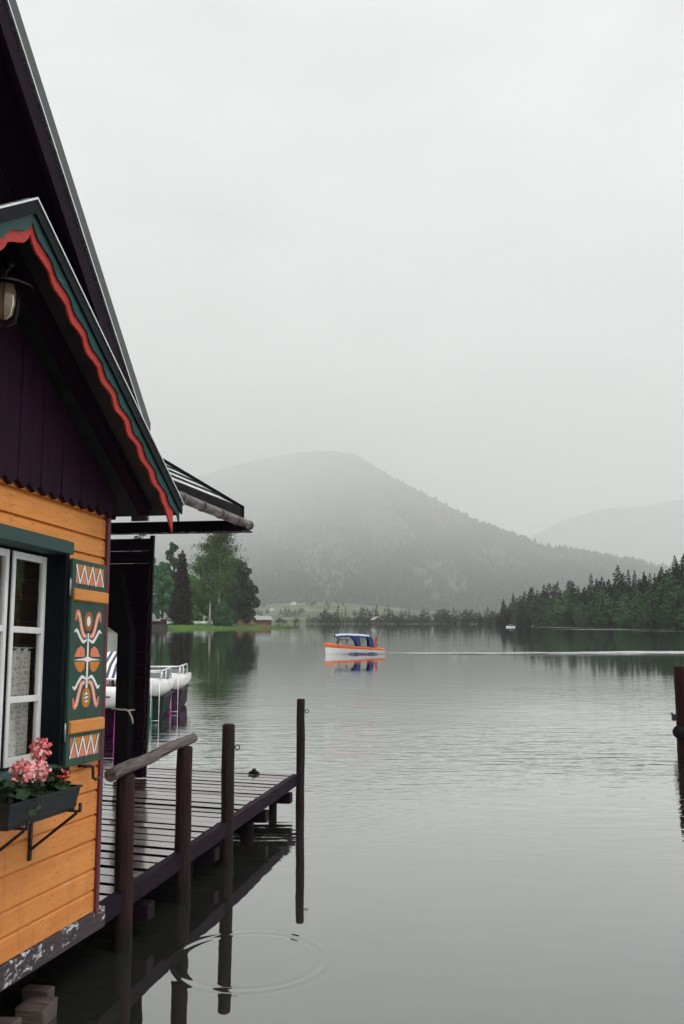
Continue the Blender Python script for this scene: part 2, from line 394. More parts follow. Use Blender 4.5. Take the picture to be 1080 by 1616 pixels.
def hillmat(name, c1, c2, sc):
    t = NT(name); g = t.noise(t.coord((1,1,1)), sc, 9, .7); b = t.noise(t.coord(), sc * .12, 4)
    c = t.mix(t.rng(g, .35, .65, 0, 1), c1, c2); c = t.mix(t.rng(b, .4, .65, 0, .6), c, mul(c2, 1.6))
    t.set(Base_Color=c, Roughness=.9, Specular_IOR_Level=.1, Normal=t.bump(g, 1, 12)); return t.m
pxs = [-700 + 12 * i for i in range(200)]
hill = grid(hill_pt, pxs, [i / 48 for i in range(49)] + [1.05, 1.12, 1.2]).build('wooded_mountain', hillmat('mountain_forest_floor', (.018, .03, .02), (.055, .085, .05), .012))
tag(hill, 'broad wooded mountain fading into low cloud', 'mountain', kind='structure')
def hill2_pt(px, t):
    D = 14500 + 6500 * t; fy = 975; ry = interp(px, RIDGE2); y = fy + (ry - fy) * min(t, 1) ** .8 + 4 * vnoise(px * .02, t * 6, 3)
    if t > 1: y += (t - 1) * 600
    return onY(px, y, D)
h2 = grid(hill2_pt, [480 + 14 * i for i in range(88)], [i / 24 for i in range(25)] + [1.1, 1.2]).build('distant_mountain', hillmat('distant_mountain_forest', (.02, .03, .022), (.05, .065, .045), .008))
tag(h2, 'pale distant mountain behind the right hand forest', 'mountain', kind='structure')

# far shore: low flat land, meadows rising to the mountain foot
def shore_pt(px, t):
    D = 560 + (D0 + 40 - 560) * t; e = t
    y = 985.4 + (interp(px, FOOT) - 985.4) * e ** 1.3
    if t == 0: y = 986.2
    hump = max(0, 1 - ((px - 520) / 130) ** 2) * 8 * math.sin(math.pi * min(1, max(0, (t - .25) / .75)))
    return onY(px, y - hump * 1.3, D)
def meadow():
    t = NT('meadow_grass'); b = t.noise(t.coord((.6, 1, 1)), .012, 5, .6); g = t.noise(t.coord(), .3, 5)
    c = t.mix(t.rng(b, .42, .58, 0, 1), (.035, .055, .028), (.19, .21, .12)); c = t.mix(t.rng(g, .3, .7, 0, .4), c, (.05, .07, .035))
    t.set(Base_Color=c, Roughness=.9, Specular_IOR_Level=.1); return t.m
fs = grid(shore_pt, [-700 + 20 * i for i in range(121)], [0, .01] + [.04 * i for i in range(1, 26)]).build('far_shore', meadow())
tag(fs, 'pale meadows on the far lake shore', 'meadow', kind='structure')

# right hand hillside
SH = [(730, 984.6), (770, 985.7), (790, 987.5), (850, 989), (950, 991), (1020, 992.6), (1080, 994.5), (1200, 999), (1500, 1012), (2100, 1035), (3000, 1070)]
SIL = [(730, 975), (770, 966), (800, 955), (850, 944), (880, 937), (920, 928), (960, 918), (1000, 908), (1040, 898), (1080, 886), (1150, 872), (1300, 850), (1600, 830), (3000, 800)]
def right_pt(px, k):
    """k 0..1 shoreline to crest of the ground under the trees"""
    b = onz(px, interp(px, SH)); D = b.y * (1 + .42 * k)
    top = interp(px, SIL) + 26 + (px - 1080) * .01 * (px > 1080)
    y0 = interp(px, SH); y = y0 + (min(top, y0 - 2) - y0) * k
    if k <= 0: y = y0 + .6; D = b.y * .985
    if k > 1: y += (k - 1) * 60
    return onY(px, y, D)
rpx = [730 + 14 * i for i in range(93)]
rh = grid(right_pt, rpx, [-.1, .01] + [.1 * i for i in range(1, 11)] + [1.4]).build('right_hillside', hillmat('hillside_floor', (.012, .02, .012), (.03, .045, .022), .2))
tag(rh, 'steep wooded hillside at the right', 'hill', kind='structure')

# left peninsula
PEN = [(-140, 240), (-54, 252), (-48, 252), (-42, 256), (-34, 266), (-28, 280), (-21.5, 290), (-17.5, 298), (-16.4, 304), (-17.5, 312), (-26, 335), (-45, 370), (-140, 400)]
def peninsula():
    n = len(PEN); cx, cy_ = -70, 320; v = []
    for k, z in ((1.0, -.6), (.995, .25), (.97, .75), (.8, 1.0), (.4, 1.3), (.02, 1.4)):
        for x, y in PEN: v.append((cx + (x - cx) * k, cy_ + (y - cy_) * k, z))
    f = [(j*n+i, j*n+(i+1) % n, (j+1)*n+(i+1) % n, (j+1)*n+i) for j in range(5) for i in range(n)]
    return MB().add(v, f, 0, True)
def lawnmat():
    t = NT('lawn'); g = t.noise(t.coord(), 1.2, 6, .7); b = t.noise(t.coord(), .1, 4)
    c = t.mix(t.rng(g, .3, .7, 0, 1), (.035, .085, .016), (.10, .18, .04)); c = t.mix(t.rng(b, .4, .65, 0, .5), c, (.06, .07, .03))
    t.set(Base_Color=c, Roughness=.9, Specular_IOR_Level=.1); return t.m
tag(peninsula().build('peninsula_lawn', lawnmat()), 'lawn of the wooded peninsula', 'lawn', kind='structure')

# ================================================================== TREES
def leaf(m, c, sz, rnd, mi=0, flat=0):
    a = Vector((rnd.gauss(0,1), rnd.gauss(0,1), rnd.gauss(0,1))).normalized()
    b = Vector((rnd.gauss(0,1), rnd.gauss(0,1), rnd.gauss(0,1) * (1 - flat))); b = (b - a * b.dot(a)).normalized()
    a *= sz * rnd.uniform(.6, 1.2); b *= sz * rnd.uniform(.4, .8); c = Vector(c)
    m.add([c - a, c - b * .9 + a * .1, c + a, c + b], [(0,1,2,3)], mi)
def blob_crown(m, rnd, clumps, n, sz, mi=0):
    for (x, y, z, r, q) in clumps:
        for _ in range(int(n * r * r)):
            d = Vector((rnd.gauss(0,1), rnd.gauss(0,1), rnd.gauss(0,1))).normalized() * r * (rnd.random() ** .22)
            leaf(m, (x + d.x, y + d.y, z + d.z * q), sz, rnd, mi)
def deciduous(seed, h, wd, n=60, sz=.35, low=.12, nc=26, top=.8):
    """unit shape: height h, width wd; returns (trunk, crown)"""
    rnd = random.Random(seed); tr = MB(); cr_ = MB()
    tr.tube([(0,0,-.3), (.05*h*.05, 0, h*.3), (0, .02*h, h*.7), (0,0,h*.9)], [h*.022, h*.017, h*.009, h*.003], 7)
    cl = []
    for i in range(nc):
        z = low + (1 - low) * (i + .5) / nc; e = (z - low) / (1 - low)
        rad = wd * .5 * max(.12, math.sin(math.pi * min(1, e * .82 + .14)) ** top)
        a = i * 2.4 + rnd.uniform(-.5, .5); rr = rad * rnd.uniform(.45, .8); r = max(.07 * wd, rad * rnd.uniform(.24, .46))
        cl.append((rr*math.cos(a), rr*math.sin(a), z*h - r*.2, r, .8))
        if i % 4 == 1: tr.tube([(0,0,z*h*.75), (rr*.5*math.cos(a), rr*.5*math.sin(a), z*h*.85), (rr*math.cos(a), rr*math.sin(a), z*h)], [h*.008, h*.005, h*.002], 5)
    cl.append((0, 0, h * .93, wd * .12, 1)); cl.append((0,0,h*.5, wd*.26, 1.4))
    blob_crown(cr_, rnd, cl, n, sz)
    return tr, cr_
def conifer(seed, h, wd, tiers=16, per=9, sz=.4, ragged=.3, sharp=1.0):
    rnd = random.Random(seed); tr = MB(); cr_ = MB()
    tr.tube([(0,0,-.3), (0,0,h*.5), (0,0,h*.98)], [h*.018, h*.01, h*.002], 6)
    for i in range(tiers):
        e = i / (tiers - 1); z = h * (.08 + .90 * e); R_ = wd * .5 * (1 - e) ** sharp * rnd.uniform(1 - ragged, 1) + wd * .02
        for j in range(max(3, int(per * (1 - e * .6)))):
            a = 2.4 * (i * per + j) + rnd.uniform(-.4, .4); r = R_ * rnd.uniform(.7, 1.1)
            d = Vector((math.cos(a), math.sin(a), 0)); q = Vector((-d.y, d.x, 0)); dz = -r * rnd.uniform(.25, .5)
            wq = max(.08 * h * .25, r * .28); p0 = Vector((0, 0, z)); tip = d * r + Vector((0, 0, z + dz))
            cr_.add([p0, d*r*.55 + q*wq + Vector((0,0,z+dz*.35)), tip, d*r*.55 - q*wq + Vector((0,0,z+dz*.35))], [(0,1,2,3)])
            mid = d * r * .6 + Vector((0,0,z+dz*.5)); cr_.add([mid + Vector((0,0,wq*.4)), mid + d*r*.3 + Vector((0,0,-wq*.9)), mid - d*r*.25 + Vector((0,0,-wq))], [(0,1,2)])
            for _ in range(2):
                leaf(cr_, d * r * rnd.uniform(.5, 1.02) + Vector((0,0,z + dz * .8 + rnd.uniform(-.02,.02)*h)), sz * .6, rnd)
    return tr, cr_
def birch_tree(seed, h, wd, n=2600, lean=0.0, crown_from=.35):
    rnd = random.Random(seed); tr = MB(); cr_ = MB(); pts = [(lean*h*(k/6)**1.3, .01*h*math.sin(k), h*k/6*.98 - .3) for k in range(7)]
    tr.tube(pts, [h*.013*(1-.12*k) for k in range(7)], 8)
    for i in range(46):
        e = crown_from + (1 - crown_from) * rnd.random(); a = rnd.uniform(0, 6.28); L = wd * .5 * (math.sin(math.pi * min(.98, (e - crown_from) / (1 - crown_from) * .75 + .2)) ** .7) * rnd.uniform(.5, 1.05)
        p = Vector((lean*h*e**1.3, 0, h*e)); q = p + Vector((math.cos(a)*L, math.sin(a)*L, L*.55)); tr.tube([p, (p+q)/2 + Vector((0,0,.04*L)), q], [h*.0035, h*.002, h*.0008], 4, 1 if False else 0)
        for k in range(n // 46):
            f = rnd.random() ** .7; c = p.lerp(q, f) + Vector((rnd.gauss(0, .09*wd), rnd.gauss(0, .09*wd), -abs(rnd.gauss(0, .07*h)) * f + .02*h))
            if c.y < .1 * wd and abs(c.x - lean * h * e) < .11 * wd and c.z < .80 * h and rnd.random() < .85: continue
            leaf(cr_, c, .30, rnd, 0, .3)
    return tr, cr_
M['bark'] = wood('bark', (.045, .035, .028), 'z', (.7, .9), .4, .02, .3)
def birchbark():
    t = NT('birch_bark'); g = t.noise(t.coord((1, 1, 3)), 1.1, 4, .6); t.set(Base_Color=t.mix(t.rng(g, .52, .6, 0, 1), (.62, .6, .56), (.05, .045, .04)), Roughness=.8); return t.m
M['birchbark'] = birchbark()
LF = dict(teal=foliage('leaves_deep_green', (.018, .085, .036), (.065, .23, .09)), mid=foliage('leaves_mid_green', (.032, .115, .026), (.11, .27, .06)),
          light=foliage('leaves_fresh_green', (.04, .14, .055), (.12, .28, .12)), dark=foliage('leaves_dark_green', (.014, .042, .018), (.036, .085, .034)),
          brown=foliage('needles_bronze', (.028, .018, .014), (.055, .034, .022)), birch=foliage('birch_leaves', (.038, .10, .022), (.12, .22, .06)),
          spruce=foliage('spruce_needles', (.006, .015, .008), (.017, .035, .018), .25), broad=foliage('hillside_leaves', (.020, .055, .018), (.058, .135, .042), .25),
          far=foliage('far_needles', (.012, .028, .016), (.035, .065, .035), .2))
def tree(name, trunk_crown, mats, loc, label, cat, group=None, rz=0, trunkmat='bark'):
    e = empty(name, loc, rz); tag(e, label, cat, group); t, c = trunk_crown
    t.build('trunk', M[trunkmat], e); c.build('crown', LF[mats], e); return e
def ptree(name, kind, px, base_py, top_py, wpx, Y, mat, label, cat, seed, **k):
    """stand a tree of the given picture height and width at distance Y on the peninsula"""
    b = onY(px, base_py, Y); tp = onY(px, top_py, Y); h = tp.z - 1.0; wd = wpx / F * Y; b.z = 1.0
    fn = {'d': deciduous, 'c': conifer}[kind]
    return tree(name, fn(seed, h, wd, **k), mat, b, label, cat)
ptree('broadleaf_tree', 'd', 222, 984, 828, 62, 268, 'teal', 'tall deep green tree rising beside the dark boathouse wall', 'tree', 1, n=80, sz=.5, low=.05)
ptree('broadleaf_tree', 'd', 272, 984, 856, 52, 330, 'teal', 'round topped tree rising behind the bronze conifer', 'tree', 2, n=75, sz=.5, low=.1)
ptree('broadleaf_tree', 'd', 256, 984, 886, 44, 300, 'light', 'pale fresh green tree left of the bronze conifer', 'tree', 3, n=80, sz=.45, low=.08)
ptree('conifer_tree', 'c', 286, 984, 868, 46, 285, 'brown', 'dark bronze cone shaped conifer on the lawn', 'tree', 4, tiers=36, per=24, sz=.8, ragged=.15, sharp=.55)
ptree('broadleaf_tree', 'd', 318, 984, 880, 56, 318, 'mid', 'mid green tree filling the gap between conifer and birches', 'tree', 5, n=75, sz=.5, low=.05)
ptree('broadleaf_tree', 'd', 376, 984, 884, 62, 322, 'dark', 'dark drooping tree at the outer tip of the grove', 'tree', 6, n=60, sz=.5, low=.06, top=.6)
ptree('broadleaf_tree', 'd', 350, 984, 866, 92, 330, 'mid', 'wide green tree directly behind the white trunked birches', 'tree', 7, n=130, sz=.5, low=.04)
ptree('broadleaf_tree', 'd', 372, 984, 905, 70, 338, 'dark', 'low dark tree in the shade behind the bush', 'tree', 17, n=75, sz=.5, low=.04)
for px, top, ln, sd_, lb in ((331, 858, .015, 8, 'straight white trunked birch nearest the bronze conifer'), (344, 842, .035, 9, 'taller leaning birch with bare top twigs, right of its twin')):
    b = onY(px, 985, 276); h = onY(px, top, 276).z - 1; b.z = .9
    tree('birch_tree', birch_tree(sd_, h, 70 / F * 276, 11000, ln, .24), 'birch', b, lb, 'birch', trunkmat='birchbark')
ptree('round_bush', 'd', 352, 987, 951, 46, 271, 'light', 'round grey green bush below the birches', 'bush', 10, n=420, sz=.30, low=.0, nc=22)

# spruces and broadleaves on the right hillside, one mesh per variety, copies share it
def proto(name, tc_, mat, label, cat, group):
    e = tree(name, tc_, mat, (0, 0, 0), label, cat, group); return e
rnd = random.Random(21)
SPR = [proto('spruce_tree', conifer(30 + i, 1.0, .46 + .06 * i, 14 + i, 10, .07, .3 + .06 * i, .95 - .09 * i), 'spruce', 'dark pointed spruce among many on the right hand hillside', 'spruce', 'spruces on the right hillside') for i in range(5)]
BRD = [proto('broadleaf_tree', deciduous(40 + i, 1.0, .85, 1100, .045, .0, 20), 'broad', 'rounded green broadleaf tree among spruces on the right hillside', 'tree', 'broadleaf trees on the right hillside') for i in range(3)]
used = set()
def put(protos, loc, h, wk=1.0):
    p = rnd.choice(protos)
    if p.name not in used: used.add(p.name); c = p
    else: c = copy_tree(p)
    c.location = loc; c.scale = (h * wk, h * wk, h); c.rotation_euler = (0, 0, rnd.uniform(0, 6.28)); return c
nr = 0
for row in range(14):
    k = row / 13
    px = 738 + rnd.uniform(0, 8)
    while px < 1128:
        step = (16 - 3 * k) * rnd.uniform(.6, 1.4); px += step
        hh = (interp(px, SH) - interp(px, SIL))
        if hh < 30 and row % 4: continue
        loc = right_pt(px, max(.02, min(1, k + rnd.uniform(-.05, .05)))); D = loc.y
        hp = min(31, hh * .8) * rnd.choice((.55, .7, .8, .9, 1, 1.1, 1.2, 1.4))
        loc.z -= .3
        if row < 11 and rnd.random() < (.55 - .045 * row): put(BRD, loc, hp * 1.2 / F * D, rnd.uniform(.9, 1.3))
        else: put(SPR, loc, hp * 1.1 / F * D, rnd.uniform(.9, 1.25))
        nr += 1
# big broadleaf pair near the right edge
for px, k, hp, wk in ((1012, .12, 52, .95), (1022, .02, 40, 1.2), (985, .02, 30, 1.2), (952, .02, 24, 1.4)):
    loc = right_pt(px, k); loc.z -= .3; put(BRD, loc, hp / F * loc.y, wk)
for px in range(1160, 2700, 70):      # the same wood goes on beyond the frame; the window panes reflect it
    for k in (.05, .5):
        loc = right_pt(px + rnd.uniform(-20, 20), k); put(BRD if rnd.random() < .7 else SPR, loc, rnd.uniform(55, 90) / F * loc.y)
for px, k, hp in ((1490, .02, 270), (1560, .03, 300), (1640, .02, 260)):
    loc = right_pt(px, k); h = hp / F * loc.y
    tree('broadleaf_tree', deciduous(int(px), h, h * .75, 40, .6, .0, 30), 'light', loc, 'bright green shore tree outside the frame, mirrored in the upper window panes', 'tree', 'shore trees mirrored in the window')
# far shore strip
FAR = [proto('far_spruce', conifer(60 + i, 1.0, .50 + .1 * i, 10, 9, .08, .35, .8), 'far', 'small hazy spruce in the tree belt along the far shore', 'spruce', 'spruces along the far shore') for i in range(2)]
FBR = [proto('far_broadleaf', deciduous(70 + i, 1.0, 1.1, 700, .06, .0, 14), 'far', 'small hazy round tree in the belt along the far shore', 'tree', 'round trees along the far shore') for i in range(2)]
px = 436
while px < 800:
    px += rnd.uniform(1.0, 3.2); dense = 1 if px > 505 else .45
    D = rnd.uniform(575, 640); hp = rnd.choice((9, 12, 14, 17, 20, 23, 28)) * rnd.uniform(.85, 1.1) * (1 if px > 505 else .8) * dense ** .3
    if rnd.random() > dense + .1: continue
    g = onY(px, 984.5, D); g.z = max(.4, g.z)
    if rnd.random() < .45: put(FAR, g, hp / F * D, rnd.uniform(.8, 1.3))
    else: put(FBR, g, hp * .75 / F * D, rnd.uniform(.9, 1.5))
# scattered hedges / trees on the slopes and the forest of the mountain: nobody could count them
def slope_wood():
    m = MB(); r2 = random.Random(5)
    def cone(p, h, wd):
        a0 = r2.uniform(0, 6); z = p.z - .5
        b = [(p.x + wd*math.cos(a0 + q*2.094), p.y + wd*math.sin(a0 + q*2.094), z + h*.12) for q in range(3)]
        m.add(b + [(p.x, p.y, z + h)], [(0,1,3),(1,2,3),(2,0,3)])
    for _ in range(34000):
        t = r2.random() ** 1.5; px = r2.uniform(180, 1120); p = hill_pt(px, t); h = r2.uniform(15, 34) * (.85 + .75 * t)
        if vnoise(px * .035, t * 8, 2.2) < -.18 and r2.random() < .8: continue
        cone(p, h, h * r2.uniform(.3, .6))
    for _ in range(700):
        t = r2.uniform(.35, 1); px = r2.uniform(220, 900); q = vnoise(px * .05, t * 7, 1)
        if q < .1: continue
        p = shore_pt(px, t); h = r2.uniform(6, 14); cone(p, h, h * .45)
    return m
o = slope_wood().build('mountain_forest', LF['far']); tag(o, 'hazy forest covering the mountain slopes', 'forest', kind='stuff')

# ================================================================== HUT
SHEAR = .042
def sh(m): return m.map(lambda n, s, z: (n, s, z - SHEAR * s))
hut = Thing('boat_hut', 'orange clapboard hut with carved red and green gable trim at the pier', 'hut', (-1.5, -1.9, 0))
WL, WR, WB, WT = -1.75, -.600, 1.50, 2.94             # window opening s0,s1,z0,z1
S0 = -3.75
edges = [.47, .62, .765, .965, 1.135, 1.305, 1.47, 1.64, 1.81, 1.98, 2.15, 2.32, 2.49, 2.66, 2.80, 2.955, 3.09, 3.25, 3.42]
wall = MB()
def board(m, a, b, z0, z1):
    m.prism([(0, z0 + .003), (.0, z1 - .024), (-.018, z1 - .004), (-.03, z1 - .004), (-.03, z0 + .003)], 'y', a, b)
for z0, z1 in zip(edges, edges[1:]):
    if z1 <= WB or z0 >= WT: board(wall, S0, -.02, z0, z1)
    else: board(wall, S0, WL, z0, z1); board(wall, WR, -.02, z0, z1)
wall.box(-.06, -.031, S0, WL, .47, 3.42); wall.box(-.06, -.031, WR, -.02, .47, 3.42); wall.box(-.06, -.031, WL, WR, .47, WB); wall.box(-.06, -.031, WL, WR, WT, 3.42)
r6 = random.Random(2)
for z0, z1 in zip(edges, edges[1:]):
    for s_ in (-.085, -.62, -1.28):
        if s_ < -.3 and not (z1 <= WB or z0 >= WT): continue
        for f in (.3, .68):
            y0 = s_ + r6.uniform(-.012, .012); zc = z0 + (z1 - z0) * f; wall.tube([(-.004, y0, zc), (.0016, y0, zc)], .0045, 7, 1)
hut.part('wall', sh(wall), [M['orange'], M['iron']], bevel=.0)
side = MB()
for z0, z1 in zip(edges, edges[1:]):
    side.prism([(-.018, z0 + .003), (-.018, z1 - .024), (-.036, z1 - .004), (-.06, z1 - .004), (-.06, z0 + .003)], 'x', -2.9, -.061)
    side.prism([(S0, z0 + .003), (S0, z1 - .003), (S0 + .04, z1 - .003), (S0 + .04, z0 + .003)], 'x', -2.9, -.061)
hut.part('side_wall', side, M['orange'])
hut.part('corner_board', sh(MB().box(-.05, .022, -.047, .000, .44, 3.30)), M['maroon'], bevel=.004)
fb = MB()
for a, b in ((S0, -1.62), (-1.615, -.92), (-.915, .12)): fb.box(-.08, .012, a, b, .325, .466)
hut.part('foundation_beam', sh(fb), M['found'], bevel=.006)
hut.part('floor', MB().box(-2.9, -.085, S0, -.07, .34, .46), M['black'])
for i, (a, b, n1, zt) in enumerate(((-.73, -.55, .035, .10), (-.50, -.42, -.07, .115), (-1.13, -1.02, .06, .17))):
    q6 = random.Random(i + 5); hut.part('bearer', MB().box(n1 - .20, n1, a, b, -.25, zt).map(lambda x, y, z: (x + q6.uniform(-.018, .018), y + q6.uniform(-.014, .014), z + q6.uniform(-.016, .012))), wood('bearer_timber', (.11, .082, .075), 'n', (.5, .8), .7, .012, spec=.2), bevel=.012)
# interior shell so that the window looks into a dim room
room = MB(); room.add([(-2.85, S0+.05, .47), (-2.85, -.07, .47), (-2.85, -.07, 3.3), (-2.85, S0+.05, 3.3)], [(0,1,2,3)])
room.add([(-.07, S0+.05, 3.29), (-.07, -.07, 3.29), (-2.85, -.07, 3.29), (-2.85, S0+.05, 3.29)], [(0,1,2,3)])
hut.part('inner_lining', room, M['purple'])
# gable boarding with pointed ends
gb = MB(); s = S0 - .02; AP = (-1.89, 4.66); k = 0
while s < .02:
    e = min(s + .128, .03); zt = lambda q: AP[1] - abs(q - AP[0]) * .634 - .03
    zb = 3.265 - SHEAR * (s + .064) - .02; mid = (s + e) / 2; n1 = .045 + (k % 2) * .004
    gb.prism([(s + .003, zb + .05), (mid, zb), (e - .003, zb + .05), (e - .003, max(zb + .06, zt(e))), (s + .003, max(zb + .06, zt(s)))] if not (s < AP[0] < e) else
             [(s + .003, zb + .05), (mid, zb), (e - .003, zb + .05), (e - .003, zt(e)), (AP[0], zt(AP[0])), (s + .003, zt(s))], 'x', .012, n1)
    s += .13; k += 1
hut.part('gable_boards', gb, M['purple'], bevel=.003)
# roof
AX, AZ, SL = -1.89, 4.77, .634
def roofz(s): return AZ - abs(s - AX) * SL
E1, E0 = .33, -4.11
CN = 1 / math.sqrt(1 + SL * SL)
rf = MB()
rf.prism([(AX, AZ), (E1, roofz(E1)), (E1 - .03, roofz(E1) - .06), (AX, AZ - .06), (E0 + .03, roofz(E0) - .06), (E0, roofz(E0))], 'x', -1.0, .425)
for i in range(15):            # shingle courses on the two slopes
    d0, d1 = i * .15, i * .15 + .17
    for sg in (1, -1):
        a = AX + sg * d0; b = AX + sg * d1
        rf.prism([(a, AZ - d0 * SL + .006), (b, AZ - d1 * SL + .03), (b, AZ - d1 * SL + .012), (a, AZ - d0 * SL + .002)], 'x', -1.0, .43)
roof = hut.part('roof', rf, M['slate'])
def strip(sg, n0, n1, t0, t1, d_end, scal=0.0, pitch=.165, tip=0.0):
    """board following a rake: t0..t1 below the roof line (perpendicular), lower edge scalloped"""
    top, low = [], []; K = 160
    for i in range(K + 1):
        d = d_end * i / K; a = t1
        if scal:
            ph = (d % pitch) / pitch; q_ = int(d / pitch); rr_ = .8 + .4 * ((q_ * 7919) % 13) / 13
            a = t1 - scal * rr_ * (1 - abs(math.sin(math.pi * ph)) ** .45) + scal * .5 * rr_ * math.sin(2 * math.pi * ph) * .6 - (.006 if .44 < ph < .5 else 0)
        if tip and d > d_end - .16: a = t1 + tip * (d - d_end + .16) / .16
        top.append((d, t0)); low.append((d, a))
    def P(d, t): return (AX + sg * d * 1.0, AZ - d * SL - t / CN)
    m = MB()
    for i in range(K):
        q = [P(*top[i]), P(*top[i+1]), P(*low[i+1]), P(*low[i])]
        v = [(n1, *p) for p in q] + [(n0, *p) for p in q]
        m.add(v, [(0,1,2,3), (7,6,5,4), (3,2,6,7), (1,0,4,5)] + ([(0,3,7,4)] if i == 0 else []) + ([(2,1,5,6)] if i == K - 1 else []))
    return m
for sg in (1, -1):
    dl = 2.21
    hut.part('verge_board', strip(sg, .438, .452, -.02, .048, dl), M['verge'], roof)
    hut.part('green_scalloped_trim', strip(sg, .4245, .4375, .02, .112, dl - .02, .034, .215), M['teal_trim'], roof)
    hut.part('red_scalloped_trim', strip(sg, .411, .424, .06, .170, dl - .12, .038, .205, .07), M['red_trim'], roof)
    hut.part('drip_edge', strip(sg, .40, .460, -.032, -.021, dl + .02), M['metal_edge'], roof)
    sf = MB(); t_ = .062
    for i in range(2):
        sf.beam((.2 - .3 * i, AX + sg * .1, AZ - .1*SL - .10), (.2 - .3 * i, AX + sg * 2.1, AZ - 2.1*SL - .10), .09, .09)
    hut.part('rafter', sf, M['purple_s'], roof)
# window
wood_win = hut.part('window', sh(MB().box(-.19, .014, WR - .028, WR + .022, WB, WT - .015).box(-.19, .014, WL - .02, WL + .035, WB, WT - .015).box(-.19, -.16, WL + .034, WR - .034, WT - .05, WT - .016)), M['green_d'], bevel=.004)
hut.part('lintel', sh(MB().prism([(-.19, 2.915), (.050, 2.915), (.050, 2.995), (-.001, 3.012), (-.19, 3.012)], 'y', WL - .06, WR + .01)), M['green_l'], wood_win, bevel=.004)
hut.part('sill', sh(MB().prism([(-.19, 1.47), (.045, 1.47), (.05, 1.495), (-.001, 1.54), (-.19, 1.54)], 'y', WL - .05, WR + .03)), M['green_l'], wood_win, bevel=.004)
zt, zb = 2.895, 1.555
zr1, zr2 = 2.445 - .042, 1.995 - .03
def casement(a, b):
    m = MB(); 
    for q0, q1 in ((a, a + .034), (b - .030, b)): m.box(-.165, -.125, q0, q1, zb, zt)
    for z0, z1 in ((zt - .045, zt), (zb, zb + .055), (zr1 - .02, zr1 + .02), (zr2 - .02, zr2 + .02)): m.box(-.160, -.127, a + .034, b - .030, z0, z1)
    return sh(m)
MID = -1.10
for a, b in ((-1.03, WR - .029), (WL + .036, -1.075)):
    hut.part('casement', casement(a, b), M['white_p'], wood_win, bevel=.004)
    hut.part('pane', sh(MB().box(-.146, -.142, a + .03, b - .03, zb + .03, zt - .03)), M['glass'], wood_win)
hut.part('mullion', sh(MB().box(-.175, -.13, -1.074, -1.041, zb, zt)), M['green_d'], wood_win)
# lace curtain hung inside the lower panes: its own thing
cu = MB(); K = 60
cv = []
for i in range(K + 1):
    s_ = -1.66 + (1.66 - .66) * i / K; nn = -.195 + .010 * math.sin(i * 1.15) + .006 * math.sin(i * 2.7)
    for z in (1.60, 1.9, 2.28 + .012 * math.sin(i * 1.15)): cv.append((nn, s_, z - SHEAR * s_))
cu.add(cv, [(i*3+j, (i+1)*3+j, (i+1)*3+j+1, i*3+j+1) for i in range(K) for j in range(2)], 0, True)
cu.tube([(-.195, -1.70, 2.29 + .07), (-.195, -.64, 2.29 + .027)], .006, 8)
single('lace_curtain', cu, M['lace'], 'white lace half curtain behind the lower window panes', 'curtain', (-.24, -1.2, 1.6))
# shutter
SA, SB, STp, SBt = -.574, -.082, 2.893, 1.513
shf = MB(); c_ = (SA + SB) / 2
shf.box(.012, .036, SA, c_ - .003, SBt, STp); shf.box(.012, .036, c_ + .003, SB, SBt, STp)
shutter = hut.part('shutter', sh(shf), M['green_p'], bevel=.003)
def SHP(u, v):  # shutter face: u -.5..+.5, v 0 top .. 1 bottom
    return (c_ + u * (SB - SA), STp - v * (STp - SBt))
for v0, v1 in ((.142, .205), (.782, .848)):
    a = SHP(-.47, v0); b = SHP(.52, v1); hut.part('batten', sh(MB().prism([(.036, b[1]), (.056, b[1] + .008), (.056, a[1] - .012), (.036, a[1])], 'y', a[0], b[0])), M['batten'], shutter, bevel=.003)
MATS = [M['o_orange'], M['o_pink'], M['o_white'], M['o_black'], M['o_brown'], M['o_rose']]
def flat(m, pts, lv, mi): m.prism([SHP(*p) for p in pts], 'x', .0363, .0363 + .0005 * lv, mi)
def curve(pts, n=22):
    o = []; P = [np.array(p) for p in pts]; P = [2*P[0]-P[1]] + P + [2*P[-1]-P[-2]]
    for i in range(1, len(P) - 2):
        for t in np.linspace(0, 1, n // (len(P) - 3) + 2)[:-1]:
            a, b, c, d = P[i-1:i+3]; o.append(.5 * ((2*b) + (c-a)*t + (2*a-5*b+4*c-d)*t*t + (3*b-a-3*c+d)*t**3))
    o.append(P[-2]); return o
def stroke(m, pts, wd, lv, mi, ends=(.5, .5)):
    c = curve(pts); k = len(c); ASP = (STp - SBt) / (SB - SA)
    L_, R_ = [], []
    for i in range(k):
        d = c[min(i+1, k-1)] - c[max(i-1, 0)]; d = np.array((d[0], d[1] * ASP)); d /= (np.linalg.norm(d) + 1e-9)
        e = i / (k - 1); ww = wd * (ends[0] + (1-ends[0])*min(1, e*4)) * (ends[1] + (1-ends[1])*min(1, (1-e)*4)) * .5
        nrm = np.array((-d[1], d[0])) * ww; L_.append((c[i][0] + nrm[0], c[i][1] + nrm[1] / ASP)); R_.append((c[i][0] - nrm[0], c[i][1] - nrm[1] / ASP))
    for i in range(k - 1): flat(m, [L_[i], L_[i+1], R_[i+1], R_[i]], lv, mi)
